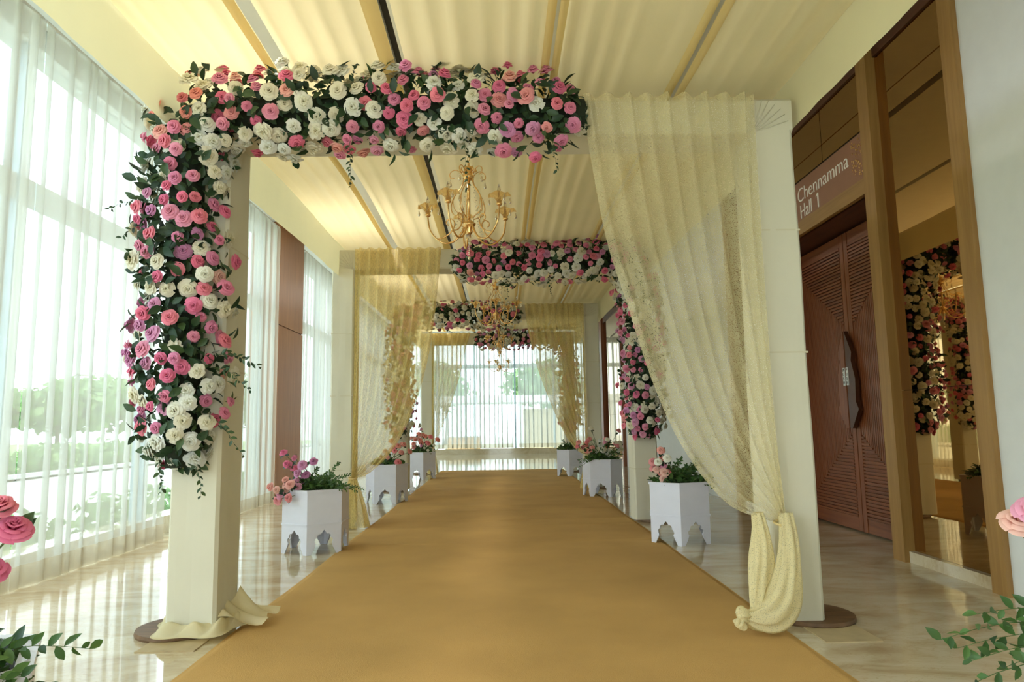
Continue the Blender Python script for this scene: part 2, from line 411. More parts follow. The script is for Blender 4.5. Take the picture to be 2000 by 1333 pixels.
def curtain(name, label, a, b, axis, pos, z0=0.02, z1=4.55, seed=0, wl=0.2, amp=0.032, swing=0.0, hem=True):
    rnd = random.Random(seed); n = max(3, int((b - a)/wl)); per = 18
    wid = [rnd.uniform(0.6, 1.45) for _ in range(n)]; tot = sum(wid); wid = [w/tot*(b - a) for w in wid]
    pts = []; t = a
    for k, w in enumerate(wid):
        ov = rnd.uniform(0.24, 0.46); am = amp*rnd.uniform(0.6, 1.3)
        for j in range(per):
            ph = j/per
            pts.append((t + w*ph + w*ov*math.sin(2*PI*ph), am*math.cos(2*PI*ph))); 
        t += w
    pts.append((b, amp))
    zz = [0, 0.06, 0.2, 0.5, 0.8, 1.0]
    g = G(); N = len(pts)
    for jz, v in enumerate(zz):
        z = lerp(z0, z1, v)
        for i, (p, q) in enumerate(pts):
            k = 1.0 + 0.25*(1 - v)*nz(i*0.05, seed, v*2)
            p2 = p + swing*(1 - v)**2*((i/N)) + 0.015*(1 - v)*nz(i*0.03, seed + 5)
            g.v.append((pos + q*k, p2, z) if axis == 'x' else (p2, pos + q*k, z))
    for j in range(len(zz) - 1):
        for i in range(N - 1): g.f.append((j*N + i, j*N + i + 1, (j + 1)*N + i + 1, (j + 1)*N + i))
    root = thing(name, label, 'curtain', group='white sheer window curtains')
    g.build('sheer_panel', M['sheer'], root, smooth=True)
    if hem:
        h = G()
        for z in (z0 - 0.012, z0 + 0.16):
            for i, (p, q) in enumerate(pts):
                k = 1.0 + 0.25*nz(i*0.05, seed, 0); p2 = p + swing*(i/N) + 0.015*nz(i*0.03, seed + 5)
                h.v.append((pos + q*k + 0.004, p2, z) if axis == 'x' else (p2, pos + q*k - 0.004, z))
        for i in range(N - 1): h.f.append((i, i + 1, N + i + 1, N + i))
        h.build('hem', M['sheer_hem'], root, smooth=True)
    G().box(*( (pos - 0.015, pos + 0.015, a, b, z1, z1 + 0.03) if axis == 'x' else (a, b, pos - 0.015, pos + 0.015, z1, z1 + 0.03))).build('curtain_track', M['white_frame'], root)
    return root
XC = -3.72
curtain('sheer_curtain', 'white sheer curtain at the left edge of the photo, beside the nearest planter', 2.4, 5.35, 'x', XC, seed=1)
curtain('sheer_curtain', 'wide white sheer curtain left of the flowered column', 5.37, 7.72, 'x', XC, seed=2)
curtain('sheer_curtain', 'white sheer curtain pulled slightly aside behind the flowered column', 7.95, 9.7, 'x', XC, seed=3, swing=0.12)
curtain('sheer_curtain', 'narrow white sheer curtain against the near side of the brown pillar', 9.78, 11.4, 'x', XC, seed=4)
curtain('sheer_curtain', 'white sheer curtain just beyond the brown pillar', 12.9, 17.2, 'x', XC, seed=5)
curtain('sheer_curtain', 'white sheer curtain far down the left window wall', 17.25, 22.4, 'x', XC, seed=6)
curtain('sheer_curtain', 'white sheer curtain in the far left corner', 22.45, 27.6, 'x', XC, seed=7)

# ---- unseen wall added behind the viewer to hold back light, with an open doorway
wf = G(); wf.box(-4.2, -1.0, -3.2, -3.0, 0, CEIL); wf.box(1.0, 4.2, -3.2, -3.0, 0, CEIL); wf.box(-1.0, 1.0, -3.2, -3.0, 2.3, CEIL)
wf.build('wall_front_light_block', M['white_wall'], label='added unseen white wall with an open doorway, holding back light behind the viewer', **S)

# ---- back wall
wb = G().box(-4.2, 4.2, 28.0, 28.6, 0, 0.23).build('wall_back', M['marble'], label='low pale marble ledge under the far window', **S)
G().box(-4.2, 4.2, 28.1, 28.6, 4.5, CEIL).build('lintel', M['white_frame'], wb)
w3 = thing('window_3', 'wide glazed window closing the far end of the corridor', 'window', kind='structure')
glazing(w3, [-4.1, -2.6, -1.05, 0.6, 2.2, 3.6], [(3.5, 3.66)], M['alu'], 'y', 28.35)
curtain('sheer_curtain', 'white sheer curtain on the far window, left of the bright gap', -3.9, 0.52, 'y', 28.12, z0=0.25, seed=8, wl=0.17)
curtain('sheer_curtain', 'white sheer curtain on the far window, right of the bright gap', 0.72, 3.6, 'y', 28.12, z0=0.25, seed=9, wl=0.17)

# ---- right side: white wall, mirror bay, door bay
G().box(3.4, 3.6, -3, 4.68, 0, CEIL).build('wall_right', M['white_wall'], label='plain white wall at the right edge', **S)
G().box(3.45, 3.65, 9.95, 19.0, 0, CEIL).build('wall_right_far', M['white_wall'], label='plain white wall behind the lace curtain', **S)
G().box(3.45, 3.65, 24.0, 28.2, 0, CEIL).build('wall_right_end', M['white_wall'], label='pale end wall beyond the far mirror', **S)
G().box(3.85, 4.0, 5.9, 8.8, 0, CEIL).build('wall_right_recess', M['dark_wood'], label='dark wall behind the recessed wooden door', **S)

def mirror_bay(label, y0, y1, pw0, pw1, pm=None):
    r = thing('wall_mirror', label, 'mirror', kind=None)
    pm = pm or M['tan_frame']
    G().box(3.36, 3.6, y0, y0 + pw0, 0, CEIL).build('frame_post', pm, r)
    G().box(3.36, 3.6, y1 - pw1, y1, 0, CEIL).build('frame_post', pm, r)
    a, b = y0 + pw0, y1 - pw1
    G().box(3.40, 3.6, a, b, 0, 0.09).build('marble_plinth', M['marble'], r)
    G().box(3.43, 3.6, a, b, 4.47, CEIL).build('header', M['dark_wood'], r)
    for z0, z1 in ((0.092, 1.43), (1.434, 4.468)):
        G().box(3.45, 3.465, a, b, z0, z1).build('mirror_pane', M['mirror'], r)
    G().box(3.466, 3.6, a, b, 0.09, 4.47).build('backing_board', M['slot'], r)
    return r
mirror_bay('tall bronze tinted mirror in a tan wood frame beside the door', 4.68, 6.02, 0.15, 0.17)
mirror_bay('bronze tinted mirror just beyond the wooden door', 8.62, 9.95, 0.17, 0.15)
mirror_bay('far dark mirror in a brown frame near the end window', 19.0, 24.0, 0.2, 1.5, M['door'])

dr = thing('door_1', 'carved brown double door under the hall sign', 'door', kind='structure')
D0, D1, DX, DH = 6.04, 8.60, 3.80, 3.25
for y0, y1 in ((D0, D0 + 0.06), (D1 - 0.06, D1)):
    G().box(3.42, 3.85, y0, y1, 0, DH).build('jamb', M['door'], dr)
G().box(3.42, 3.85, D0, D1, DH, DH + 0.05).build('soffit', M['dark_wood'], dr)
YM = 7.31
def leaf(ya, yb, hinge_near):
    lf = G().box(DX + 0.012, DX + 0.05, ya, yb, 0.015, DH - 0.02).build('door_leaf', M['door'], dr)
    st = 0.09 # meeting stile and edge stiles
    cy0, cy1 = (ya + 0.03, yb - st) if hinge_near else (ya + st, yb - 0.03)
    # smooth stiles and rails
    G().box(DX - 0.012, DX + 0.014, (yb - st + 0.01) if hinge_near else ya + 0.004, (yb - 0.004) if hinge_near else ya + st - 0.01, 0.02, DH - 0.03).build('stile', M['door'], lf)
    zr0, zr1 = 0.16, DH - 0.16
    G().box(DX - 0.008, DX + 0.014, cy0, cy1, 0.02, zr0).build('bottom_rail', M['door_h'], lf)
    G().box(DX - 0.008, DX + 0.014, cy0, cy1, zr1, DH - 0.03).build('top_rail', M['door_h'], lf)
    # the big diamond: its half-width at a height z measured from the meeting stile's far side
    W = cy1 - cy0; zm = (zr0 + zr1)/2; hh = (zr1 - zr0)/2
    def zlim(y):  # height over which vertical ribs run at this y (more towards the outer edge)
        d = (cy1 - y)/W if hinge_near else (y - cy0)/W
        return 0.40 + 0.55*d
    g = G(); pitch = 0.034; n = int(W/pitch)
    for k in range(n):
        y = cy0 + (k + 0.5)*W/n; e = zlim(y)*hh; wd = W/n*0.36
        g.box(DX - 0.008, DX + 0.014, y - wd, y + wd, zm - e, zm + e)
    g.build('vertical_ribs', M['door'], lf, kind='stuff')
    for sgn, nm in ((1, 'top'), (-1, 'bottom')):
        g = G(); z = 0.40*hh; 
        while z < hh - 0.01:
            d = max(0.0, min(1.0, (z/hh - 0.40)/0.55))
            ln = W*d
            if ln > 0.02:
                a, b = ((cy1 - ln, cy1) if hinge_near else (cy0, cy0 + ln))
                zz = zm + sgn*z; g.box(DX - 0.014, DX + 0.014, a, b, zz - 0.011, zz + 0.011)
            z += 0.036
        g.build('horizontal_ribs', M['door_h'], lf, kind='stuff')
    return lf
l1 = leaf(D0 + 0.065, YM - 0.004, True)
l2 = leaf(YM + 0.004, D1 - 0.065, False)
# angular pull handles on both leaves
hz = [(0, 2.14), (0.13, 1.90), (0.105, 1.82), (0.17, 1.62), (0.15, 1.38), (0.20, 1.30), (0.05, 1.10), (0, 1.10)]
for lf, sg in ((l1, -1), (l2, 1)):
    poly = [(sg*(0.012 + a), z) for a, z in hz]
    if sg > 0: poly = poly[::-1]
    mt = Matrix(((0, 0, -1, DX - 0.035), (1, 0, 0, YM), (0, 1, 0, 0), (0, 0, 0, 1)))
    h = G().prism(poly, 0.045, mt).build('pull_handle', M['handle'] if sg < 0 else M['door'], lf)
    for zb in (1.25, 1.95):
        G().tube([(DX - 0.04, YM + sg*0.05, zb), (DX + 0.02, YM + sg*0.05, zb)], 0.014, 8).build('stand_off', M['handle'], h)
    pm = G().box(DX - 0.088, DX - 0.079, YM + sg*0.035 - 0.02, YM + sg*0.035 + 0.02, 1.555, 1.745).build('push_plate', M['white_plastic'], h)
    for k, ch in enumerate('PUSH'):
        cu = bpy.data.curves.new('push_letter', 'FONT'); cu.body = ch; cu.size = 0.045; cu.extrude = 0.001; cu.align_x = 'CENTER'; cu.align_y = 'CENTER'
        cu.materials.append(M['black'])
        text_mesh('push_letter', cu, h, (DX - 0.089, YM + sg*0.035, 1.718 - k*0.045), (PI/2, 0, -PI/2))
# over the door: tan rail, sign panel, bronze panels
ov = thing('door_overpanel', 'tan framed bronze panels above the double door', 'panel', kind='structure')
G().box(3.37, 3.44, D0 - 0.02, D1 + 0.02, DH + 0.0, 3.40).build('rail', M['tan_frame_h'], ov)
for a, b in ((D0 - 0.02, 6.895), (6.905, 7.75), (7.76, D1 + 0.02)):
    G().box(3.43, 3.445, a, b, 3.90, 4.468).build('bronze_panel', M['mirror'], ov)
G().box(3.446, 3.6, D0 - 0.02, D1 + 0.02, 3.40, 4.47).build('backing_board', M['slot'], ov)
G().box(3.41, 3.6, D0 - 0.02, D1 + 0.02, 4.47, CEIL).build('header', M['dark_wood'], ov)
sg = thing('hall_sign', 'brown sign panel above the double door reading Chennamma Hall 1', 'sign')
G().box(3.405, 3.44, D0 + 0.0, D1, 3.402, 3.862).build('panel', M['sign'], sg)
def letters(txt, y, z, size, xs):
    cu = bpy.data.curves.new('lettering', 'FONT'); cu.body = txt; cu.size = size; cu.extrude = 0.003; cu.offset = -0.003
    cu.materials.append(M['sign_text'])
    text_mesh('letter', cu, sg, (3.402, y, z), (PI/2, 0, -PI/2), (xs, 1, 1))
letters('Chennamma', 7.48, 3.625, 0.225, 1.0)
letters('Hall', 7.44, 3.435, 0.225, 0.84)
_one = [(0.030, 0.0), (0.030, 0.158), (0.012, 0.158), (-0.022, 0.135), (-0.022, 0.118), (0.010, 0.134), (0.010, 0.0)]
G().prism(_one, 0.006, Matrix(((0, 0, -1, 3.405), (-1, 0, 0, 7.02), (0, 1, 0, 3.435), (0, 0, 0, 1)))).build('letter', M['sign_text'], sg)
rd = random.Random(3)
dot = G().lathe([(0.0, -0.0022), (0.008, -0.0012), (0.008, 0.0012), (0.0, 0.0012)], 6).mesh('dot', M['gold'])
for k in range(70):
    link('gold_dot', dot, sg, loc=(3.403, 6.10 + 0.18*rd.random(), 3.47 + 0.36*rd.random()), rot=(0, PI/2, 0), scale=(rd.uniform(0.7, 1.4),)*3)

# ------------------------------------------------------------------ arches
ARCH = [  # front y, back y, xl outer, xl inner, xr inner, xr outer, beam bottom, top
    (4.15, 4.50, -1.955, -1.665, 1.62, 1.887, 3.02, 3.25),
    (8.42, 8.78, -2.075, -1.80, 1.61, 1.90, 3.145, 3.40),
    (12.80, 13.16, -2.0, -1.72, 1.60, 1.875, 3.20, 3.45),
    (17.2, 17.56, -1.98, -1.70, 1.60, 1.88, 3.23, 3.50)]
ALAB = ['nearest cream cloth arch with flowers on its left column', 'second cream cloth arch with flowers on its right column',
        'third cream cloth arch, its lace gathered to the right', 'farthest cream cloth arch, just before the far window']
def wrap_box(g, x0, x1, y0, y1, z0, z1, seed, n=10, wob=0.006):
    """upright box with softly uneven cloth faces, rounded corners"""
    per = []
    def seg(a, b, k): return [(lerp(a[0], b[0], t/k), lerp(a[1], b[1], t/k)) for t in range(k)]
    r = 0.018
    cs = [(x0 + r, y0), (x1 - r, y0), (x1, y0 + r), (x1, y1 - r), (x1 - r, y1), (x0 + r, y1), (x0, y1 - r), (x0, y0 + r)]
    for i in range(8): per += seg(cs[i], cs[(i + 1) % 8], 6 if i % 2 == 0 else 1)
    def fn(u, v):
        i = int(round(u*len(per))) % len(per); x, y = per[i]; z = lerp(z0, z1, v)
        d = wob*nz(x*9 + seed, y*9, z*1.3)
        cx, cy = (x0 + x1)/2, (y0 + y1)/2
        return (x + d*(1 if x > cx else -1), y + d*(1 if y > cy else -1), z)
    g.grid(fn, len(per), n, closed=True)
for k, (ya, yb, a0, a1, b0, b1, zb, zt) in enumerate(ARCH):
    ar = thing('fabric_arch', ALAB[k], 'arch', group='cream cloth arches over the carpet')
    for (x0, x1) in ((a0, a1), (b0, b1)):
        g = G(); wrap_box(g, x0, x1, ya, yb, 0.03, zb + 0.05, k*3 + x0, 24); g.build('column', M['arch'], ar, smooth=False)
        for zs in (0.66, 1.55, 2.32):
            if k == 0 and zs < 1: continue
            z = zs + 0.1*nz(k*2.1, x0); G().box(x0 - 0.0015, x1 + 0.0015, ya - 0.0015, yb + 0.0015, z, z + 0.01).build('cloth_seam', M['seam'], ar)
        cxm = (x0 + x1)/2 + (0.125 if x0 > 0 else -0.125)
        G().lathe([(0, 0.0), (0.245, 0.0), (0.25, 0.012), (0.245, 0.03), (0, 0.03)], 40, (cxm, (ya + yb)/2, 0.0)).build('base_disc', M['disc'], ar)
    g = G()
    def bf(u, v, z0=zb, z1=zt):
        x = lerp(a0, b1, v); r = 0.018
        cs = [(ya, z0 + r), (ya, z1 - r), (ya + r, z1), (yb - r, z1), (yb, z1 - r), (yb, z0 + r), (yb - r, z0), (ya + r, z0)]
        y, z = cs[int(round(u*8)) % 8]; d = 0.006*nz(x*2.2 + k*7, y*5, z*5)
        return (x, y + d, z + d)
    g.grid(bf, 8, 60, closed=True)
    n0 = len(g.v); g.f.append(tuple(range(8))); g.f.append(tuple(range(n0 - 8, n0))[::-1])
    g.build('beam', M['arch'], ar)
    # gathered cloth at the upper corners: creases running out from the inner corner
    for (xi, xo, s) in ((a1, a0, -1), (b0, b1, 1)):
        g = G()
        for q in range(7):
            an = math.radians(18 + q*11); L = 0.24
            p0 = Vector((xi + s*0.01, ya - 0.004, zb + 0.0)); p1 = p0 + Vector((s*math.cos(an)*L, 0, math.sin(an)*L))
            p1.x = max(min(p1.x, max(xi, xo) - 0.01), min(xi, xo) + 0.01); p1.z = min(p1.z, zt - 0.01)
            g.tube([p0, p0.lerp(p1, 0.5), p1], [0.002, 0.005, 0.002], 5)
        g.build('corner_creases', M['arch'], ar, smooth=True, kind='stuff')
link('cardboard_sheet', G().box(1.74, 2.05, 3.84, 4.16, 0.0, 0.006).mesh('cardboard_sheet', M['cardboard']), label='thin cardboard sheet on the floor by the nearest right column', category='cardboard', loc=(0, 0, 0))
link('cardboard_sheet', G().box(-2.0, -1.68, 3.92, 4.12, 0.0, 0.006).mesh('cardboard_sheet', M['cardboard']), label='thin cardboard sheet on the floor by the flowered column', category='cardboard', loc=(0, 0, 0))
# loose cloth at the foot of the flowered column
def foot_cloth(u, v):
    a = lerp(2.5, 6.9, u); r = lerp(0.17, 0.25 + 0.03*math.sin(a*5), v)
    return (-1.80 + r*math.cos(a)*1.05, 4.30 + r*math.sin(a)*1.1, 0.035 + 0.055*(1 - v)**2 + 0.028*(1 + math.sin(a*9 + v*4))*math.sin(PI*min(v*1.2, 1)))
ft = G().grid(foot_cloth, 60, 12)
def foot_tail(u, v):
    x = lerp(-1.66, -1.44, v); return (x + 0.02*math.sin(u*9), lerp(4.18, 4.5, u) + 0.1*v, 0.03 + 0.16*(1 - v)**2*(0.4 + u*0.6) + 0.025*math.sin(u*16 + v*5)*(1 - 0.4*v) + 0.02)
ft.grid(foot_tail, 30, 14)
ft.build('loose_cloth', M['canopy'], smooth=True, label='loose cream cloth bunched at the foot of the flowered column', category='cloth')

# ------------------------------------------------------------------ canopy of cloth strips
BY = [(-1.2, 3.38), (4.32, 3.40), (8.6, 3.46), (12.98, 3.52), (17.4, 3.57), (18.2, 3.55)]
def base_z(y):
    for (ya, za), (yb, zb) in zip(BY[:-1], BY[1:]):
        if y <= yb or yb == BY[-1][0]:
            t = max(0, (y - ya)/(yb - ya)); return lerp(za, zb, t) - 0.03*math.sin(PI*min(t, 1))*(1 if yb - ya > 2 else 0) + 0.06*math.sin(PI*min(t, 1))**2
def strip(label, x0, x1, seed, hemL=0.05, hemR=0.05, zoff=0.0):
    r = thing('ceiling_drape', label, 'drape', group='cream cloth strips forming the canopy')
    def fn(u, v):
        y = lerp(-1.2, 17.58, v); x = lerp(x0, x1, u)
        f = 0.010*math.sin(u*(x1 - x0)*2*PI*7.0 + 2.2*nz(u*2 + seed, y*0.12)) + 0.026*nz(u*(x1 - x0)*5 + seed*3.1, y*0.10) + 0.012*nz(u*(x1 - x0)*14 + seed, y*0.16)
        tt = 1.0
        for a in ARCH:
            d = abs(y - (a[0] + a[1])/2); tt = min(tt, d/0.5)
        return (x, y, base_z(y) + zoff + abs(f)*0.3 + f*(0.25 + 0.75*max(0, min(1, tt))) + 0.012)
    g = G().grid(fn, max(14, int((x1 - x0)*46)), 150); g.build('cloth', M['canopy'], r, smooth=True)
    for w, s in ((hemL, 0), (hemR, 1)):
        if not w: continue
        def hf(u, v):
            uu = (u*w/(x1 - x0)) if s == 0 else 1 - (1 - u)*w/(x1 - x0)
            p = fn(uu, v); return (p[0], p[1], p[2] - 0.006 - 0.014*math.sin(PI*u))
        G().grid(hf, 6, 150).build('hem', M['hem'], r, smooth=True)
strip('cream canopy strip nearest the window curtains', -1.985, -1.365, 1, 0, 0.055)
strip('cream canopy strip between the white gap and the dark gap', -1.285, -0.615, 2, 0.0, 0.09)
strip('cream canopy strip just right of the dark gap', -0.55, 0.33, 3, 0.0, 0.05)
strip('cream canopy strip right of the corridor centre', 0.345, 1.19, 4, 0.05, 0.06)
strip('cream canopy strip nearest the wooden door wall', 1.215, 1.925, 5, 0.05, 0)
def valance(label, x, z0):
    def fn(u, v):
        y = lerp(-1.2, 17.5, u); zt = base_z(y) + 0.03; zb = z0 + (base_z(y) - 3.40)*0.5
        return (x + 0.012*nz(y*4, v*2, x) - 0.01*v*(1 if x < 0 else -1), y, lerp(zt, zb - 0.012*math.sin(y*1.4), v))
    G().grid(fn, 240, 6).build('valance', M['canopy'], smooth=True, label=label, category='valance')
valance('cream valance hanging along the window side of the canopy', -1.985, 3.03)
valance('cream valance hanging along the door side of the canopy', 1.925, 3.085)

# ------------------------------------------------------------------ lace curtains on the arches
def drape(label, y, lead, x_out, topz, tie, mat, folds, seed, tails=None, flare=None):
    r = thing('lace_curtain', label, 'curtain', group='gathered lace curtains on the arches')
    s = 1 if x_out > lead[0][0] else -1
    trail = [(x_out, topz), (x_out - s*0.005, lerp(topz, tie[1], 0.5)), (tie[0] + s*0.015, tie[1])]
    def fn(u, v):
        a = pl(lead, v); b = pl(trail, v); w = u**0.95
        x = lerp(a[0], b[0], w); z = lerp(a[1], b[1], w)
        ph = u*folds*2*PI + 1.3*nz(u*3, seed) + 0.6*nz(u*5, v*2, seed)
        sp = (1 - v)**0.6
        am = 0.012 + 0.028*sp
        sg = 4*v*(1 - v)  # folds lean with the swag
        return (x + 0.010*sp*math.sin(ph*0.5 + seed), y - 0.055 - am*math.sin(ph) - 0.05*sg*u*(1-u) - 0.02*nz(u*8, v*3, seed), z + 0.006*math.sin(ph)*sg)
    g = G().grid(fn, folds*16, 64); g.build('swag', mat, r, smooth=True)
    G().tube([(tie[0] + 0.05*math.cos(t)*1.0, y - 0.06 + 0.05*math.sin(t), tie[1] + 0.01*math.sin(t)) for t in [2*PI*k/14 for k in range(15)]], 0.007, 6).build('tie_band', M['hem'], r)
    for path, rads in (tails or []):
        k = 26; pts = [pl(path, i/k) for i in range(k + 1)]; rr = [pl([(q,) for q in rads], i/k)[0] for i in range(k + 1)]
        G().tube(pts, rr, 40, True, lambda th, t: 1 + 0.16*math.sin(7*th + 3*t) + 0.10*math.sin(11*th - 5*t)).build('tail', M['lace2'], r, smooth=True)
    if flare:
        x0, x1, zb = flare
        def ff(u, v):
            th = u*2*PI; cx = lerp(tie[0], (x0 + x1)/2, v); w = lerp(0.035, abs(x1 - x0)/2, v**0.8)
            k = 1 + 0.14*math.sin(9*th + 2*v) + 0.08*math.sin(14*th)
            return (cx + w*math.cos(th)*k, y - 0.07 + 0.65*w*math.sin(th)*k, lerp(tie[1], zb, v))
        G().grid(ff, 72, 20, closed=True).build('tail', mat, r, smooth=True)
    return r
Y1 = 4.15
drape('pale yellow lace curtain tied to the nearest right column', Y1,
      [(0.53, 3.25), (0.57, 2.889), (0.658, 2.325), (0.765, 1.93), (0.91, 1.42), (1.079, 1.028), (1.311, 0.722), (1.53, 0.625), (1.63, 0.60)],
      1.635, 3.25, (1.645, 0.60), M['lace'], 9, 2.0,
      tails=[([(1.655, 4.07, 0.66), (1.655, 4.05, 0.50), (1.635, 4.03, 0.34), (1.58, 4.0, 0.19), (1.50, 3.98, 0.115), (1.41, 3.97, 0.10), (1.35, 3.96, 0.115)], [0.035, 0.05, 0.065, 0.085, 0.085, 0.06, 0.03]),
             ([(1.50, 4.10, 0.66), (1.515, 4.10, 0.52), (1.505, 4.09, 0.38), (1.465, 4.05, 0.24), (1.425, 4.0, 0.14)], [0.03, 0.05, 0.06, 0.05, 0.03]),
             ([(1.36, 3.96, 0.11), (1.325, 3.95, 0.125), (1.30, 3.95, 0.12)], [0.03, 0.04, 0.022]),
             ([(1.33, 3.96, 0.10), (1.31, 3.94, 0.075), (1.30, 3.94, 0.06)], [0.02, 0.035, 0.02])])
Y2 = 8.42
drape('golden lace curtain tied to the left column of the second arch', Y2,
      [(-0.70, 3.40), (-0.735, 3.03), (-0.80, 2.45), (-0.90, 1.88), (-1.08, 1.32), (-1.304, 0.904), (-1.58, 0.64), (-1.76, 0.585)],
      -1.79, 3.40, (-1.775, 0.59), M['net'], 9, 5.0, flare=(-1.90, -1.58, 0.015))
Y3 = 12.80
drape('golden lace curtain tied to the right column of the third arch', Y3,
      [(0.47, 3.45), (0.52, 2.99), (0.70, 2.2), (0.95, 1.5), (1.2, 0.95), (1.42, 0.68), (1.58, 0.62)],
      1.60, 3.45, (1.59, 0.62), M['net'], 9, 8.0, flare=(1.45, 1.72, 0.015))
Y4 = 17.2
drape('golden lace curtain tied to the left column of the farthest arch', Y4,
      [(-0.72, 3.5), (-0.84, 3.1), (-1.03, 2.3), (-1.32, 1.45), (-1.55, 0.9), (-1.68, 0.64)],
      -1.70, 3.5, (-1.69, 0.62), M['net'], 8, 11.0, flare=(-1.8, -1.55, 0.015))

# ------------------------------------------------------------------ flowers
def petal(g, phi, r0, r1, h, dphi, curl, wave, rnd, nu=4, nv=4):
    j = rnd.uniform(-0.06, 0.06); w0 = rnd.uniform(0, 6)
    def fn(u, v):
        s = 2*u - 1; t = v
        wd = dphi*(0.35 + 0.65*math.sin(PI*(0.12 + 0.62*t)))
        r = r0 + (r1 - r0)*t**1.15 - 0.05*(s*s)*r1 + s*0.035 + wave*math.sin(3*s*PI + w0)*t*t
        z = h*math.sin(PI*0.5*min(1.0, t*1.25)) - curl*max(0, t - 0.6)**1.2*1.6 + wave*0.9*math.cos(4*s + w0)*t*t + j - 0.10*h*s*s
        a = phi + s*wd
        return (r*math.cos(a), r*math.sin(a), z)
    g.grid(fn, nu, nv)
def rose_mesh(name, mat, seed, openness=1.0):
    rnd = random.Random(seed); g = G()
    for n, r0, r1, h, dp, cu, ph in ((3, 0.03, 0.12, 0.80, 1.35, 0.0, 0), (3, 0.08, 0.24, 0.80, 1.15, 0.05, 0.5), (4, 0.12, 0.40, 0.74, 0.95, 0.12, 0.2),
                                     (5, 0.16, 0.62, 0.60, 0.80, 0.22, 0.7), (5, 0.18, 0.84*openness, 0.42, 0.74, 0.28, 0.1), (6, 0.16, 1.0*openness, 0.20, 0.62, 0.22, 0.4)):
        for k in range(n): petal(g, ph + 2*PI*k/n + rnd.uniform(-0.12, 0.12), r0, r1*rnd.uniform(0.94, 1.06), h, dp, cu, 0.012, rnd)
    # calyx underneath closes the flower
    g.lathe([(0.0, -0.22), (0.16, -0.15), (0.30, 0.0), (0.2, 0.12)], 8)
    return g.mesh(name, mat, True)
def ruffle_mesh(name, mat, seed):
    rnd = random.Random(seed); g = G()
    for n, r0, r1, h, dp, cu, ph in ((4, 0.03, 0.22, 0.62, 1.0, 0.0, 0), (5, 0.06, 0.42, 0.60, 0.75, 0.1, 0.5), (6, 0.1, 0.66, 0.50, 0.62, 0.12, 0.2), (6, 0.1, 0.88, 0.32, 0.60, 0.15, 0.7), (6, 0.1, 1.05, 0.10, 0.58, 0.12, 0.1)):
        for k in range(n): petal(g, ph + 2*PI*k/n + rnd.uniform(-0.2, 0.2), r0, r1*rnd.uniform(0.88, 1.1), h*rnd.uniform(0.85, 1.1), dp, cu, 0.05, rnd)
    g.lathe([(0.0, -0.22), (0.16, -0.15), (0.30, 0.0), (0.2, 0.12)], 8)
    return g.mesh(name, mat, True)
F = {}
for nm in ('pink', 'coral', 'mauve', 'blush'):
    F[nm] = [rose_mesh(nm + '_rose', M[nm], 11 + len(nm)), rose_mesh(nm + '_rose_tight', M[nm], 31 + len(nm), 0.82)]
F['white'] = [ruffle_mesh('white_bloom', M['white'], 5), ruffle_mesh('white_bloom_b', M['white'], 6), rose_mesh('white_rose', M['white'], 7)]
def leaf_pts(L, W, bend=0.15, fold=0.18):
    rows = [(0.0, 0.06), (0.22, 0.75), (0.5, 1.0), (0.78, 0.62), (1.0, 0.0)]
    v = []
    for t, w in rows:
        z = -bend*L*t*t
        v += [(-w*W/2, t*L, z + fold*W*w), (0, t*L, z), (w*W/2, t*L, z + fold*W*w)]
    f = []
    for j in range(len(rows) - 1):
        b = j*3
        for i in (0, 1): f.append((b + i, b + i + 1, b + i + 4, b + i + 3))
    return v, f
LV, LF = leaf_pts(1.0, 0.52)
def leaf_mesh(name, mat):
    g = G(); g.v = LV[:]; g.f = LF[:]; return g.mesh(name, mat, True)
LEAF = leaf_mesh('rose_leaf', M['leaf'])
FLEAF = leaf_mesh('fern_leaf', M['fern'])
def add_leaf(g, mw, narrow=1.0):
    b = len(g.v)
    for (x, y, z) in LV: g.v.append(tuple(mw @ Vector((x*narrow, y, z))))
    for f in LF: g.f.append(tuple(b + i for i in f))
def facing(d, spin, rnd=None):
    """rotation turning local +Z to d"""
    return d.to_track_quat('Z', 'Y').to_matrix().to_4x4() @ Matrix.Rotation(spin, 4, 'Z')
def place(pos, d, spin, s): return Matrix.Translation(pos) @ facing(d, spin) @ Matrix.Diagonal((s, s, s, 1))
def leaf_place(pos, d, nrm, s):
    """leaf lying along d with its face turned towards nrm"""
    y = d.normalized(); z = (nrm - y*nrm.dot(y)); z = z.normalized() if z.length > 1e-4 else y.orthogonal().normalized(); x = y.cross(z)
    m = Matrix(((x.x, y.x, z.x, pos.x), (x.y, y.y, z.y, pos.y), (x.z, y.z, z.z, pos.z), (0, 0, 0, 1)))
    return m @ Matrix.Diagonal((s, s, s, 1))
def sprig(parent, p0, d, L, n, mat, rnd, size=0.035, droop=0.4, stemr=0.0018):
    g = G(); st = G(); pts = []
    for i in range(8):
        t = i/7; q = p0 + d*L*t + Vector((0, 0, -droop*L*t*t)) + Vector((nz(t*3, p0.x*9), nz(t*3, p0.z*9), 0))*0.02
        pts.append(q)
    g.tube(pts, [stemr*(1 - 0.6*i/7) for i in range(8)], 4)
    for k in range(n):
        t = 0.12 + 0.88*k/(n - 1); i = min(int(t*7), 6); q = pts[i].lerp(pts[i + 1], t*7 - i)
        ax = (pts[i + 1] - pts[i]).normalized()
        side = ax.cross(Vector((rnd.uniform(-1, 1), rnd.uniform(-1, 0.2), rnd.uniform(-0.5, 1)))).normalized()
        dd = (ax*0.7 + side*(1 if k % 2 else -1)).normalized()
        add_leaf(g, leaf_place(q, dd, Vector((rnd.uniform(-0.6, 0.6), -0.8, rnd.uniform(0, 0.9))), size*rnd.uniform(0.7, 1.2)*(1 - 0.3*t)))
    return g.build('leafy_sprig', mat, parent, smooth=True)

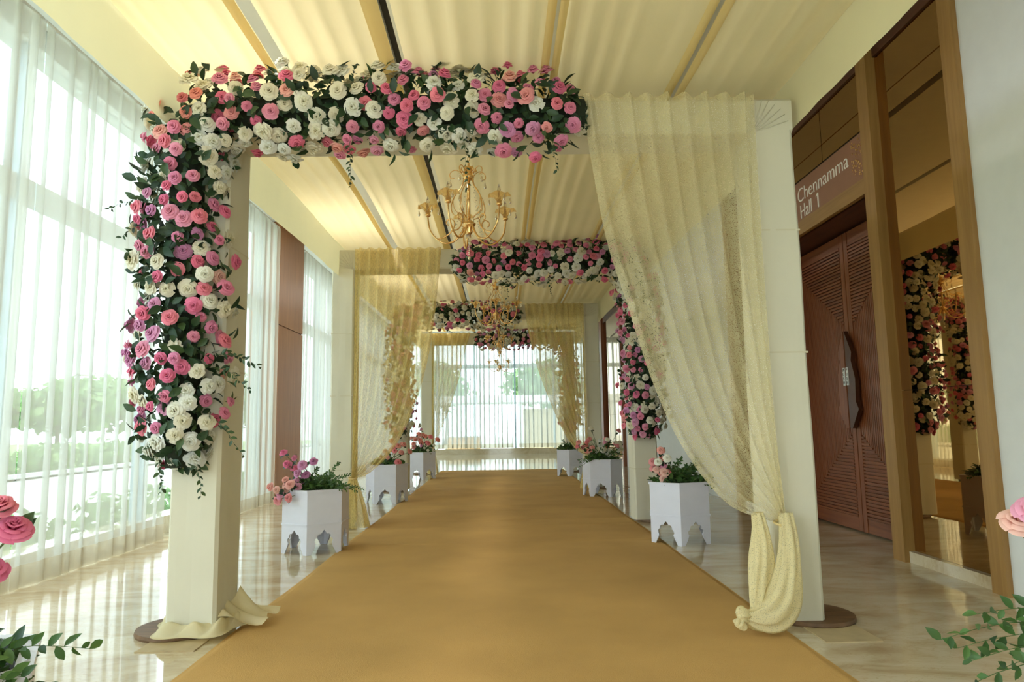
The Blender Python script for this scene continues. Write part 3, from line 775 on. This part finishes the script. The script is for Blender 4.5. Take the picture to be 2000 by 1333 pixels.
def garland(label, path, rad, n_flow, n_leaf, n_fill, size, seed, sector=(-1.0, 1.0), min_d=0.085, coral_at=None, sprigs=(), palette=None, dens=None):
    """path: list of (x,y,z) down the middle of the garland; flowers sit on the half facing the corridor entrance"""
    rnd = random.Random(seed)
    r = thing('flower_garland', label, 'flowers', group='rose garlands on the arches')
    P = [Vector(p) for p in path]; seg = [(b - a).length for a, b in zip(P[:-1], P[1:])]; tot = sum(seg)
    def at(t):
        d = t*tot
        for k, L in enumerate(seg):
            if d <= L or k == len(seg) - 1: return P[k].lerp(P[k + 1], min(1, d/L)), (P[k + 1] - P[k]).normalized()
            d -= L
    def rr(t, th): return rad*(1.03 + 0.34*nz(t*tot*2.4, th*0.8, seed) + 0.2*nz(t*tot*7, th*2, seed))
    def surf(t, th, k=1.0):
        c, ax = at(t); f = Vector((0, -1, 0)); s = ax.cross(f).normalized()
        d = f*math.cos(th) + s*math.sin(th)
        e = min(t, 1 - t)*tot/rad; cap = math.sqrt(max(0.15, min(1, e*1.2)))
        dd = Vector((d.x, d.y*0.85, d.z))
        return c + dd*rr(t, th)*k*cap, d, ax
    pos = []; tries = 0; cnt = 0
    while cnt < n_flow and tries < n_flow*60:
        tries += 1
        t = rnd.random(); th = rnd.uniform(*sector)*1.75
        p, d, ax = surf(t, th, rnd.uniform(0.86, 1.12))
        md = min_d*rnd.uniform(0.8, 1.15)
        if any((p - q).length < md for q in pos): continue
        pos.append(p); cnt += 1
        cl = nz(p.x*2.3 + seed, p.z*2.3, p.y) + 0.35*nz(p.x*7, p.z*7, seed) + 0.02
        if cl > 0: kind = 'pink' if rnd.random() < 0.88 else 'mauve'
        else: kind = 'white'
        if rnd.random() < 0.14: kind = 'white' if kind != 'white' else 'pink'
        if p.z < 2.4 and kind == 'pink' and rnd.random() < 0.16: kind = 'mauve'
        if kind == 'pink' and rnd.random() < 0.10: kind = 'blush'
        if coral_at and (p - Vector(coral_at)).length < 0.26 and kind != 'white': kind = 'coral'
        if palette: kind = palette(kind, rnd)
        dirn = (d + Vector((rnd.uniform(-0.35, 0.35), rnd.uniform(-0.45, 0.05), rnd.uniform(-0.4, 0.35)))).normalized()
        s = size*rnd.uniform(0.82, 1.18)*(1.0 if kind != 'white' else 1.05)
        link({'white': 'white_flower'}.get(kind, kind + '_rose'), rnd.choice(F[kind]), r, mw=place(p, dirn, rnd.uniform(0, 6), s))
    for k in range(n_leaf):
        t = rnd.random(); th = rnd.uniform(*sector)*1.75
        p, d, ax = surf(t, th, rnd.uniform(0.86, 1.16))
        o = (d*rnd.uniform(0.1, 0.8) + Vector((rnd.uniform(-1, 1), rnd.uniform(-0.5, 0.2), rnd.uniform(-1, 0.8)))).normalized()
        link('leaf', LEAF, r, mw=leaf_place(p, o, d + Vector((rnd.uniform(-.4, .4), 0, rnd.uniform(-.3, .5))), rnd.uniform(0.06, 0.10)*size/0.045))
    g = G()
    for k in range(n_fill):
        t = rnd.random(); th = rnd.uniform(*sector)*1.9
        p, d, ax = surf(t, th, rnd.uniform(0.45, 0.95))
        o = Vector((rnd.uniform(-1, 1), rnd.uniform(-0.7, 0.3), rnd.uniform(-1, 1))).normalized()
        add_leaf(g, leaf_place(p, o, d + Vector((rnd.uniform(-.8, .8), rnd.uniform(-.3, .3), rnd.uniform(-.6, .6))), rnd.uniform(0.05, 0.085)*size/0.045))
    g.build('inner_foliage', M['leaf'], r, smooth=True, kind='stuff')
    g = G(); g.tube([p for p in P], rad*0.45, 8); g.build('foam_core', M['foam'], r, smooth=True)
    for (p, d, L, n) in sprigs:
        sprig(r, Vector(p), Vector(d).normalized(), L, n, M['leaf'], rnd, 0.045)
    return r
garland('large garland of pink and white roses on the nearest arch', [(-1.87, 4.13, 0.98), (-1.90, 4.12, 1.6), (-1.91, 4.12, 2.3), (-1.91, 4.12, 2.9), (-1.88, 4.12, 3.12), (-1.6, 4.12, 3.145), (-0.6, 4.12, 3.16), (0.55, 4.12, 3.12)],
        0.235, 350, 300, 1900, 0.047, 21, coral_at=(-1.93, 3.88, 3.25), min_d=0.083,
        sprigs=[((-2.05, 4.0, 2.55), (-1, 0, 0.25), 0.28, 18), ((-2.02, 4.0, 2.45), (-0.8, 0, -0.1), 0.22, 14), ((-1.62, 3.95, 1.62), (1, -0.1, 0.1), 0.24, 16), ((-1.62, 3.95, 1.55), (1, -0.1, -0.3), 0.2, 14),
                ((-0.88, 3.95, 2.9), (0.05, 0, -1), 0.2, 16), ((-0.2, 3.95, 2.95), (0.1, 0, -1), 0.25, 16), ((0.33, 3.95, 2.9), (0.2, 0, -1), 0.14, 10), ((-1.62, 3.95, 1.25), (0.8, -0.1, -0.6), 0.2, 12),
                ((-0.87, 3.98, 3.3), (0.05, 0, 1), 0.16, 7), ((0.0, 3.98, 3.3), (0.3, 0, 1), 0.1, 6), ((-1.9, 3.9, 1.05), (0.1, 0, -1), 0.14, 12), ((-1.7, 3.9, 1.02), (0.3, 0, -1), 0.14, 10)])
garland('garland of pink and white roses on the second arch', [(1.74, 8.38, 1.02), (1.74, 8.38, 2.2), (1.72, 8.38, 3.0), (1.5, 8.38, 3.22), (0.6, 8.38, 3.20), (-0.56, 8.38, 3.20)],
        0.24, 380, 200, 1900, 0.047, 22, min_d=0.078, sprigs=[((0.1, 8.2, 3.0), (0, 0, -1), 0.2, 12), ((0.6, 8.2, 3.0), (0.2, 0, -1), 0.2, 12)])
garland('small looking rose garland on the third arch', [(-1.86, 12.76, 1.0), (-1.86, 12.76, 2.4), (-1.82, 12.76, 3.05), (-1.6, 12.76, 3.24), (-0.4, 12.76, 3.25), (0.38, 12.76, 3.22)],
        0.24, 300, 100, 1500, 0.05, 23, min_d=0.085)
garland('dusky rose garland on the farthest arch', [(1.72, 17.15, 1.0), (1.72, 17.15, 2.4), (1.68, 17.15, 3.1), (1.45, 17.15, 3.33), (0.4, 17.15, 3.33), (-0.62, 17.15, 3.33)],
        0.24, 250, 60, 1300, 0.052, 24, min_d=0.09, palette=lambda k, r: 'mauve' if k == 'pink' and r.random() < 0.4 else k)

# ------------------------------------------------------------------ hexagonal planters
PH, PR = 0.60, 0.33
def hex_planter_meshes():
    W = PR  # side length of a hexagon equals its radius
    hw = W/2
    # lobed opening, widening towards the floor
    prof = [(0.122, 0.0), (0.108, 0.03), (0.092, 0.06), (0.082, 0.085), (0.078, 0.100), (0.086, 0.112), (0.089, 0.130), (0.080, 0.146), (0.064, 0.152), (0.066, 0.166), (0.060, 0.182), (0.044, 0.190), (0.028, 0.188), (0.020, 0.204), (0.0, 0.226)]
    arch = [(x, z) for x, z in prof] + [(-x, z) for x, z in prof[-2::-1]]     # from right foot up over to the left foot
    poly = [(hw, 0.0), (hw, PH - 0.01), (-hw, PH - 0.01), (-hw, 0.0)] + [p for p in arch[::-1]]
    g = G(); t = 0.016; ap = PR*math.cos(PI/6)
    mt = Matrix(((1, 0, 0, 0), (0, 0, 1, -ap), (0, 1, 0, 0), (0, 0, 0, 1)))
    g.prism(poly, t, mt)
    panel = g.mesh('side_panel', M['planter'])
    # corners of the hexagon: panel centres at -90+60k, so corners at -60+60k = PI/6*2.. -> offset 0
    def hexring(z0, z1, r0, r1):
        g = G(); n = 6
        for (r, z) in ((r0, z0), (r1, z0), (r1, z1), (r0, z1)):
            for a in range(n): g.v.append((r*math.cos(PI/3*a), r*math.sin(PI/3*a), z))
        for q in range(4):
            for a in range(n): g.f.append((q*n + a, q*n + (a + 1) % n, ((q + 1) % 4)*n + (a + 1) % n, ((q + 1) % 4)*n + a))
        return g
    return panel, hexring(PH - 0.022, PH, PR - 0.035, PR + 0.012).mesh('rim', M['planter']), hexring(0.268, 0.284, PR - 0.01, PR + 0.008).mesh('moulding', M['planter'])
PANEL, RIM, MOULD = hex_planter_meshes()
SOIL = G().lathe([(0.0, 0.04), (0.18, 0.035), (0.255, 0.0), (0.255, -0.2), (0, -0.2)], 12, (0, 0, PH - 0.06)).mesh('dark_filling', M['foam'])
def planter(label, x, y, corner_deg, z=0.0):
    """corner_deg: world angle of one corner"""
    r = thing('hexagonal_planter', label, 'planter', (x, y, z), math.radians(corner_deg), 'white hexagonal planters beside the carpet')
    for k in range(6): link('side_panel', PANEL, r, rot=(0, 0, PI/3*k))
    link('rim', RIM, r); link('moulding', MOULD, r); link('dark_filling', SOIL, r)
    return r
def bouquet(label, x, y, spec, seed, z0=PH, lsize=0.042, nlf=26):
    """spec: list of (kind, n, centre offset (x,y,z), spread); ferns: (dx,dy,dz,L)"""
    rnd = random.Random(seed)
    r = thing('flower_arrangement', label, 'flowers', (x, y, z0 - 0.03), 0, 'flower arrangements in the planters')
    flows, ferns = spec
    base = Vector((0, 0, -0.02)); pos = []
    for kind, n, c, spd, sz in flows:
        c = Vector(c); k = 0; tr = 0
        while k < n and tr < 400:
            tr += 1
            p = c + Vector((rnd.gauss(0, 1)*spd[0], rnd.gauss(0, 1)*spd[1], rnd.gauss(0, 1)*spd[2]))
            if p.z < 0.05 and p.x**2 + p.y**2 < 0.1: p.z = 0.06
            if any((p - q).length < sz*1.3 for q in pos): continue
            pos.append(p); k += 1
            d = (p - Vector((0, 0.05, -0.05))).normalized() + Vector((0, -0.5, 0.15)) + Vector((rnd.uniform(-.3, .3), rnd.uniform(-.3, .1), rnd.uniform(-.2, .3))); d.normalize()
            link({'white': 'white_flower'}.get(kind, kind + '_rose'), F[kind][2] if kind == 'white' else rnd.choice(F[kind]), r, mw=place(p, d, rnd.uniform(0, 6), sz*rnd.uniform(0.85, 1.12)))
            st = G().tube([tuple(base), tuple(base.lerp(p, 0.6) + Vector((0, 0, 0.03))), tuple(p - d*0.01)], 0.003, 5); st.build('stem', M['stem'], r)
            for q in range(2):
                o = Vector((rnd.uniform(-1, 1), rnd.uniform(-1, 0.3), rnd.uniform(-0.6, 0.6))).normalized()
                link('leaf', LEAF, r, mw=leaf_place(p - d*0.03, o, d, rnd.uniform(0.055, 0.085)))
    for (dx, dy, dz, L, n) in ferns:
        for q in range(n):
            d = (Vector((dx, dy, dz)) + Vector((rnd.uniform(-.35, .35), rnd.uniform(-.4, .3), rnd.uniform(-.25, .3)))).normalized()
            sprig(r, Vector((rnd.uniform(-.08, .08), rnd.uniform(-.1, .05), 0.0)), d, L*rnd.uniform(0.7, 1.1), nlf, M['fern'], rnd, lsize, 0.35)
    g = G()
    for k in range(220):
        a = rnd.uniform(0, 6.28); q = 0.27*math.sqrt(rnd.random()); p = Vector((q*math.cos(a), q*math.sin(a), 0.02 + 0.14*(1 - (q/0.27)**2)*rnd.random()))
        add_leaf(g, leaf_place(p, Vector((rnd.uniform(-1, 1), rnd.uniform(-1, 1), rnd.uniform(0, 0.8))).normalized(), Vector((0, -0.4, 1)), rnd.uniform(0.05, 0.085)))
    g.build('low_foliage', M['fern'], r, smooth=True, kind='stuff')
    return r
planter('white hexagonal planter between the brown pillar and the carpet', -1.84, 6.99, -90)
bouquet('pink roses spilling left with ferns spilling right, beside the brown pillar', -1.84, 6.99, (
    [('mauve', 6, (-0.08, -0.16, 0.20), (0.045, 0.05, 0.06), 0.052), ('blush', 11, (-0.23, -0.2, 0.04), (0.08, 0.06, 0.05), 0.052), ('pink', 6, (-0.18, -0.15, 0.18), (0.08, 0.06, 0.08), 0.048)],
    [(0.5, -0.2, 0.95, 0.46, 6), (1.0, -0.2, 0.5, 0.48, 8), (0.4, -0.5, 0.6, 0.3, 6), (-0.5, -0.2, 0.8, 0.3, 3)]), 41)
planter('white hexagonal planter partly behind the nearest lace curtain', 1.80, 7.10, -102)
bouquet('peach roses and ferns partly behind the nearest lace curtain', 1.80, 7.10, (
    [('blush', 7, (-0.24, -0.14, 0.16), (0.06, 0.07, 0.09), 0.05), ('coral', 4, (-0.17, -0.12, 0.22), (0.06, 0.06, 0.07), 0.046), ('white', 2, (-0.2, -0.15, 0.2), (0.05, 0.05, 0.05), 0.045)],
    [(0.3, -0.2, 0.9, 0.42, 7), (-0.7, -0.3, 0.4, 0.34, 3), (0.8, -0.2, 0.5, 0.38, 6), (0, -0.4, 0.9, 0.42, 6)]), 42)
planter('white hexagonal planter half hidden by the golden lace on the left', -1.82, 11.13, -57)
bouquet('coral roses above the planter half hidden by golden lace', -1.82, 11.13, (
    [('coral', 10, (0.19, -0.14, 0.26), (0.06, 0.06, 0.10), 0.055), ('blush', 5, (0.0, -0.1, 0.22), (0.1, 0.07, 0.09), 0.052)],
    [(0.4, -0.3, 0.5, 0.22, 5), (-0.3, -0.2, 0.7, 0.3, 4)]), 43)
planter('white hexagonal planter beyond the right column of the second arch', 1.68, 11.58, -74)
bouquet('white and peach roses in a broad mound of ferns, right of the carpet', 1.68, 11.58, (
    [('white', 17, (0.12, -0.14, 0.28), (0.14, 0.08, 0.13), 0.048), ('blush', 5, (0.18, -0.15, 0.32), (0.08, 0.06, 0.06), 0.052), ('coral', 9, (-0.26, -0.15, 0.30), (0.07, 0.07, 0.06), 0.052)],
    [(-0.8, -0.4, 0.4, 0.5, 8), (0.7, -0.3, 0.6, 0.42, 7), (0, -0.4, 0.9, 0.5, 9), (-0.3, -0.4, 0.9, 0.48, 6)]), 44)
planter('white hexagonal planter farthest away on the left', -1.79, 15.80, -80)
bouquet('coral roses in the farthest planter on the left', -1.79, 15.80, (
    [('coral', 13, (0.03, -0.14, 0.33), (0.15, 0.07, 0.09), 0.062), ('blush', 6, (-0.1, -0.1, 0.36), (0.10, 0.07, 0.07), 0.058), ('mauve', 1, (0.02, -0.3, 0.16), (0.01, 0.01, 0.01), 0.045), ('white', 4, (0.2, -0.2, 0.15), (0.05, 0.06, 0.06), 0.035)],
    [(-0.7, -0.3, 0.5, 0.4, 8), (0.6, -0.3, 0.5, 0.36, 7), (0, -0.3, 0.9, 0.36, 4)]), 45)
planter('white hexagonal planter farthest away on the right', 1.58, 15.97, -98)
bouquet('green ferns in the farthest planter on the right', 1.58, 15.97, (
    [('blush', 3, (0.1, -0.1, 0.2), (0.06, 0.05, 0.05), 0.045)], [(-0.4, -0.3, 0.9, 0.42, 8), (0.3, -0.3, 0.8, 0.4, 6)]), 46)
planter('white hexagonal planter cut off by the lower left corner', -1.52, 1.82, -60, 0.012)
bouquet('pink roses on tall leafy stems at the left edge', -1.52, 1.82, (
    [('pink', 6, (0.24, -0.03, 0.34), (0.05, 0.06, 0.08), 0.045), ('blush', 4, (-0.1, -0.05, 0.4), (0.1, 0.06, 0.1), 0.05)],
    [(1.0, 0.1, 0.25, 0.46, 9), (0.9, -0.1, 0.6, 0.42, 5), (0, -0.3, 0.8, 0.3, 3)]), 47, lsize=0.055, nlf=22)
planter('white hexagonal planter just outside the lower right corner', 1.78, 1.88, -110, 0.012)
bouquet('pink rose and leafy sprays leaning in at the right edge', 1.78, 1.88, (
    [('blush', 2, (-0.335, 0.05, 0.34), (0.025, 0.04, 0.03), 0.05), ('pink', 4, (0.1, 0.0, 0.35), (0.1, 0.06, 0.08), 0.05)],
    [(-1.0, 0.12, 0.36, 0.62, 10), (-0.9, -0.2, -0.05, 0.48, 8), (0, -0.3, 0.8, 0.3, 3)]), 48, lsize=0.06, nlf=22)

# ------------------------------------------------------------------ chandeliers
def spiral(c, r0, r1, a0, a1, n=16): return [(c[0] + lerp(r0, r1, i/n)*math.cos(lerp(a0, a1, i/n)), c[1] + lerp(r0, r1, i/n)*math.sin(lerp(a0, a1, i/n))) for i in range(n + 1)]
def smooth(pts, n=40): return [pl(pts, i/n) for i in range(n + 1)]
def make_chandelier(label):
    """origin at the foot of the hub; total height 0.6"""
    r = thing('chandelier', label, 'chandelier', group='gilt chandeliers along the canopy')
    G().lathe([(0.0, -0.03), (0.012, -0.028), (0.028, -0.005), (0.02, 0.02), (0.045, 0.045), (0.05, 0.06), (0.03, 0.075), (0.018, 0.09), (0.0, 0.09)], 18).build('hub', M['gold'], r, smooth=True)
    G().lathe([(0.0, -0.055), (0.02, -0.045), (0.026, -0.03), (0.01, -0.02)], 12).build('crystal_finial', M['crystal'], r, smooth=True)
    G().tube([(0, 0, 0.08), (0, 0, 0.46)], 0.011, 10).build('stem', M['gold'], r, smooth=True)
    cr = G().lathe([(0.011, 0.40), (0.03, 0.41), (0.042, 0.43), (0.036, 0.46), (0.02, 0.475), (0.034, 0.49), (0.03, 0.51), (0.008, 0.52), (0.008, 0.54)], 16).build('crown', M['gold'], r, smooth=True)
    for k in range(6):
        a = k*PI/3; g = G().tube([(0.03*math.cos(a), 0.03*math.sin(a), 0.46), (0.055*math.cos(a), 0.055*math.sin(a), 0.48), (0.05*math.cos(a), 0.05*math.sin(a), 0.505)], [0.004, 0.008, 0.003], 6)
        g.build('crown_leaf', M['gold'], cr, smooth=True)
    # chain
    ch = G()
    for k in range(9):
        z = 0.55 + k*0.026; n = 8
        pts = [((0.008*math.cos(t) if k % 2 else 0), (0 if k % 2 else 0.008*math.cos(t)), z + 0.016*math.sin(t)) for t in [2*PI*i/n for i in range(n + 1)]]
        ch.tube(pts, 0.0022, 5, False)
    ch.build('chain', M['gold'], r, smooth=True)
    for k in range(5):
        A = k*2*PI/5 + 0.35; ca, sa = math.cos(A), math.sin(A)
        W = lambda p: (p[0]*ca, p[0]*sa, p[1])
        arm2 = smooth([(0.03, 0.06), (0.05, 0.0), (0.10, -0.065), (0.17, -0.085), (0.235, -0.05), (0.285, 0.02), (0.30, 0.10), (0.302, 0.14)], 36)
        arm = G().tube([W(p) for p in arm2], [0.0085 - 0.003*i/36 for i in range(37)], 8).build('arm', M['gold'], r, smooth=True)
        sc = smooth([(0.235, -0.05), (0.18, -0.035), (0.125, 0.01), (0.105, 0.07), (0.13, 0.105), (0.16, 0.095), (0.165, 0.07), (0.15, 0.055)], 30)
        G().tube([W(p) for p in sc], 0.005, 6).build('inner_scroll', M['gold'], arm, smooth=True)
        up = smooth([(0.035, 0.42), (0.05, 0.36), (0.105, 0.28), (0.13, 0.20), (0.115, 0.14), (0.07, 0.115), (0.04, 0.10)], 30)
        G().tube([W(p) for p in up], 0.0045, 6).build('side_scroll', M['gold'], r, smooth=True)
        up2 = smooth([(0.09, 0.30), (0.115, 0.26), (0.108, 0.19), (0.08, 0.15)], 16)
        G().tube([W(p) for p in up2], 0.003, 5).build('side_scroll', M['gold'], r, smooth=True)
        tp = smooth([(0.035, 0.43), (0.06, 0.47), (0.10, 0.49), (0.135, 0.47), (0.135, 0.435), (0.105, 0.425)], 22)
        t0 = G().tube([W(p) for p in tp], 0.0035, 6).build('top_scroll', M['gold'], r, smooth=True)
        pd = G(); c = W((0.135, 0.385))
        pd.lathe([(0.0, 0.03), (0.004, 0.02), (0.011, -0.01), (0.008, -0.024), (0, -0.03)], 8, c); pd.build('drop_crystal', M['crystal'], t0, smooth=True)
        pd = G().tube([W((0.135, 0.435)), W((0.135, 0.412))], 0.0012, 4); pd.build('drop_wire', M['gold'], t0)
        # flower shaped glass shade, leaning out
        cx, cy, cz = W((0.302, 0.14))
        sh = G()
        def sf(u, v):
            th = u*2*PI; lob = 0.5 + 0.5*math.cos(5*th); rad = lerp(0.016, 0.068, v**1.6) + 0.016*lob*v*v; z = 0.085*v - 0.02*v**3*lob - 0.012*v**4
            return (cx + rad*math.cos(th), cy + rad*math.sin(th), cz + 0.01 + z)
        sh.grid(sf, 40, 10, closed=True); s0 = sh.build('glass_shade', M['amber'], arm, smooth=True)
        G().lathe([(0.0, -0.012), (0.016, -0.008), (0.022, 0.006), (0.012, 0.016), (0.0, 0.016)], 12, (cx, cy, cz)).build('cup', M['gold'], arm, smooth=True)
        G().lathe([(0.010, 0.0), (0.010, 0.075), (0.006, 0.08), (0.0, 0.08)], 10, (cx, cy, cz + 0.012)).build('candle_sleeve', M['crystal'], arm, smooth=True)
        G().lathe([(0.006, 0.0), (0.013, 0.018), (0.011, 0.035), (0.003, 0.062), (0.0, 0.065)], 10, (cx, cy, cz + 0.09)).build('candle_bulb', M['crystal'], arm, smooth=True)
        for j in range(5):
            th = j*2*PI/5; px, py = cx + 0.078*math.cos(th), cy + 0.078*math.sin(th)
            if j % 2 == 0:
                G().lathe([(0.0, 0.028), (0.003, 0.018), (0.009, -0.008), (0.006, -0.02), (0, -0.026)], 8, (px, py, cz + 0.03)).build('drop_crystal', M['crystal'], arm, smooth=True)
        # bead strand from crown to arm
        bd = G()
        for j in range(15):
            t = j/14; q = (lerp(0.04, 0.11, t), lerp(0.42, -0.03, t) - 0.05*math.sin(PI*t)); bd.lathe([(0, 0.005), (0.005, 0), (0, -0.005)], 6, W(q))
        bd.build('bead_strand', M['crystal'], r, smooth=True, kind='stuff')
    bd = G()
    for j in range(9): bd.lathe([(0, 0.006), (0.006, 0), (0, -0.006)], 6, (0, 0, -0.065 - 0.014*j))
    bd.lathe([(0, 0.012), (0.012, 0), (0.009, -0.012), (0, -0.018)], 8, (0, 0, -0.205)); bd.build('bead_drop', M['crystal'], r, smooth=True, kind='stuff')
    return r
CH = make_chandelier('gilt chandelier with glass flower shades hanging behind the nearest arch')
CH.location = (-0.235, 5.4, 2.75); CH.scale = (1.12, 1.12, 1.06); CH.rotation_euler = (0, 0, 0.15)
for (x, y, z, s, rz, lab) in ((-0.05, 10.5, 2.83, 1.1, 0.6, 'gilt chandelier hanging between the second and third arches'),
                              (-0.03, 15.3, 2.93, 1.0, 1.0, 'gilt chandelier hanging between the third and farthest arches'),
                              (0.0, 19.2, 2.75, 1.0, 0.2, 'small looking gilt chandelier hanging before the far window')):
    o = copy_tree(CH); o.location = (x, y, z); o.scale = (s, s, s); o.rotation_euler = (0, 0, rz); o['label'] = lab
    if y > 19:
        G().tube([(0, 0, 0.76), (0, 0, CEIL - z)], 0.003, 5).build('hanging_rod', M['gold'], o)

# ------------------------------------------------------------------ outdoors
G().box(-60, -4.2, -40, 70, -0.25, -0.12).build('ground_paving', M['paving'], label='pale paved drive outside the left window', **S)
G().box(-4.2, 40, 28.6, 70, -0.25, -0.12).build('ground_paving_back', M['paving'], label='pale paved court outside the far window', **S)
G().box(-60, -13.0, -40, 70, -0.12, -0.06).build('ground_lawn', M['lawn'], label='lawn strip across the drive', **S)
G().box(-13.25, -13.0, -40, 70, -0.12, 0.05).build('kerb', M['concrete'], label='pale kerb along the lawn', **S)
def cloud(g, c, rad, n, s, rnd):
    for k in range(n):
        d = Vector((rnd.gauss(0, 1), rnd.gauss(0, 1), rnd.gauss(0, 1))).normalized(); q = rnd.uniform(0.55, 1.0)
        p = Vector(c) + Vector((d.x*rad[0], d.y*rad[1], d.z*rad[2]))*q
        add_leaf(g, leaf_place(p, Vector((rnd.uniform(-1, 1), rnd.uniform(-1, 1), rnd.uniform(-1, 0.4))).normalized(), d, s*rnd.uniform(0.7, 1.3)), 1.4)
def bush(name, label, cat, c, rad, n, s, seed, trunk=0, group=None):
    rnd = random.Random(seed); r = thing(name, label, cat, (c[0], c[1], -0.1), group=group); g = G()
    if trunk:
        for k in range(6): cloud(g, (rnd.uniform(-.5, .5)*rad[0], rnd.uniform(-.5, .5)*rad[1], trunk + rad[2] + rnd.uniform(-.45, .45)*rad[2]), tuple(q*0.6 for q in rad), n//6, s, rnd)
        G().tube([(0, 0, 0), (0.1, 0, trunk*0.6), (0.05, 0.05, trunk + rad[2])], [0.14, 0.11, 0.05], 8).build('trunk', M['bark'], r, smooth=True)
    else: cloud(g, (0, 0, rad[2]*0.8), rad, n, s, rnd)
    g.build('foliage', M['tree'], r, smooth=True, kind='stuff')
for k in range(7):
    bush('hedge_bush', ['low hedge bush outside the window at the left edge', 'second low hedge bush outside, counted from the left edge', 'third low hedge bush outside, counted from the left edge', 'fourth low hedge bush outside, behind the wide curtain', 'fifth low hedge bush outside, near the flowered column', 'sixth low hedge bush outside, behind the flowered column', 'farthest low hedge bush outside the left window'][k],
         'bush', (-14.2, 12 + k*3.4), (0.9, 1.6, 0.55), 700, 0.2, 60 + k, group='hedge outside the left window')
for k in range(6):
    bush('garden_shrub', ['low flowering shrub against the glass at the left edge', 'low shrub against the glass, second from the left edge', 'low shrub against the glass, left of the flowered column', 'low shrub against the glass, nearest the flowered column', 'low shrub against the glass, before the brown pillar', 'low shrub against the glass, just beyond the brown pillar'][k],
         'shrub', (-4.75 - 0.15*(k % 2), 5.6 + k*1.45), (0.3, 0.6, 0.32), 200, 0.12, 100 + k, group='shrubs against the left glass')
for k, (x, y, rx, rz, tr) in enumerate(((-20, 17, 3.0, 1.0, 0.7), (-22, 25, 3.4, 1.35, 0.9), (-21, 33, 3.0, 1.5, 0.9), (-24, 42, 3.8, 2.0, 1.1), (-20, 52, 4.0, 2.0, 1.3))):
    bush('garden_tree', ['green tree outside, at the left edge of the window', 'green tree outside, second from the left edge', 'green tree outside, third from the left edge', 'green tree outside, fourth from the left edge', 'farthest green tree outside the left window'][k],
         'tree', (x, y), (rx, rx, rz), 2400, 0.4, 80 + k, tr, group='trees outside the left window')
for k, (x, y, rx, rz, tr) in enumerate(((-3.5, 44, 3.0, 2.0, 1.6), (3.6, 46, 3.4, 2.2, 1.5))):
    bush('garden_tree', ['green tree outside, left of centre in the far window', 'green tree outside, right of centre in the far window'][k], 'tree', (x, y), (rx, rx, rz), 2000, 0.4, 90 + k, tr, group='trees beyond the far window')
pv = thing('pavilion', 'pale flat roofed pavilion seen through the far curtains', 'building', (0, 36, -0.12))
G().box(-6, 6, -0.2, 3.5, 2.45, 2.8).build('roof', M['concrete'], pv)
for x in (-5.5, -2.2, 1.0, 4.6): G().box(x - 0.15, x + 0.15, 0, 0.3, 0, 2.45).build('post', M['concrete'], pv)
G().box(1.2, 3.6, 0.6, 0.8, 0, 2.1).build('partition', M['cardboard'], pv)
bx = thing('orange_counter', 'orange brown box outside, seen low through the far left curtain', 'counter', (-1.7, 32.0, -0.12))
G().box(-0.75, 0.75, -0.3, 0.3, 0.0, 0.75).build('body', M['orange_box'], bx); G().box(-0.8, 0.8, -0.35, 0.35, 0.75, 0.8).build('top', M['concrete'], bx)
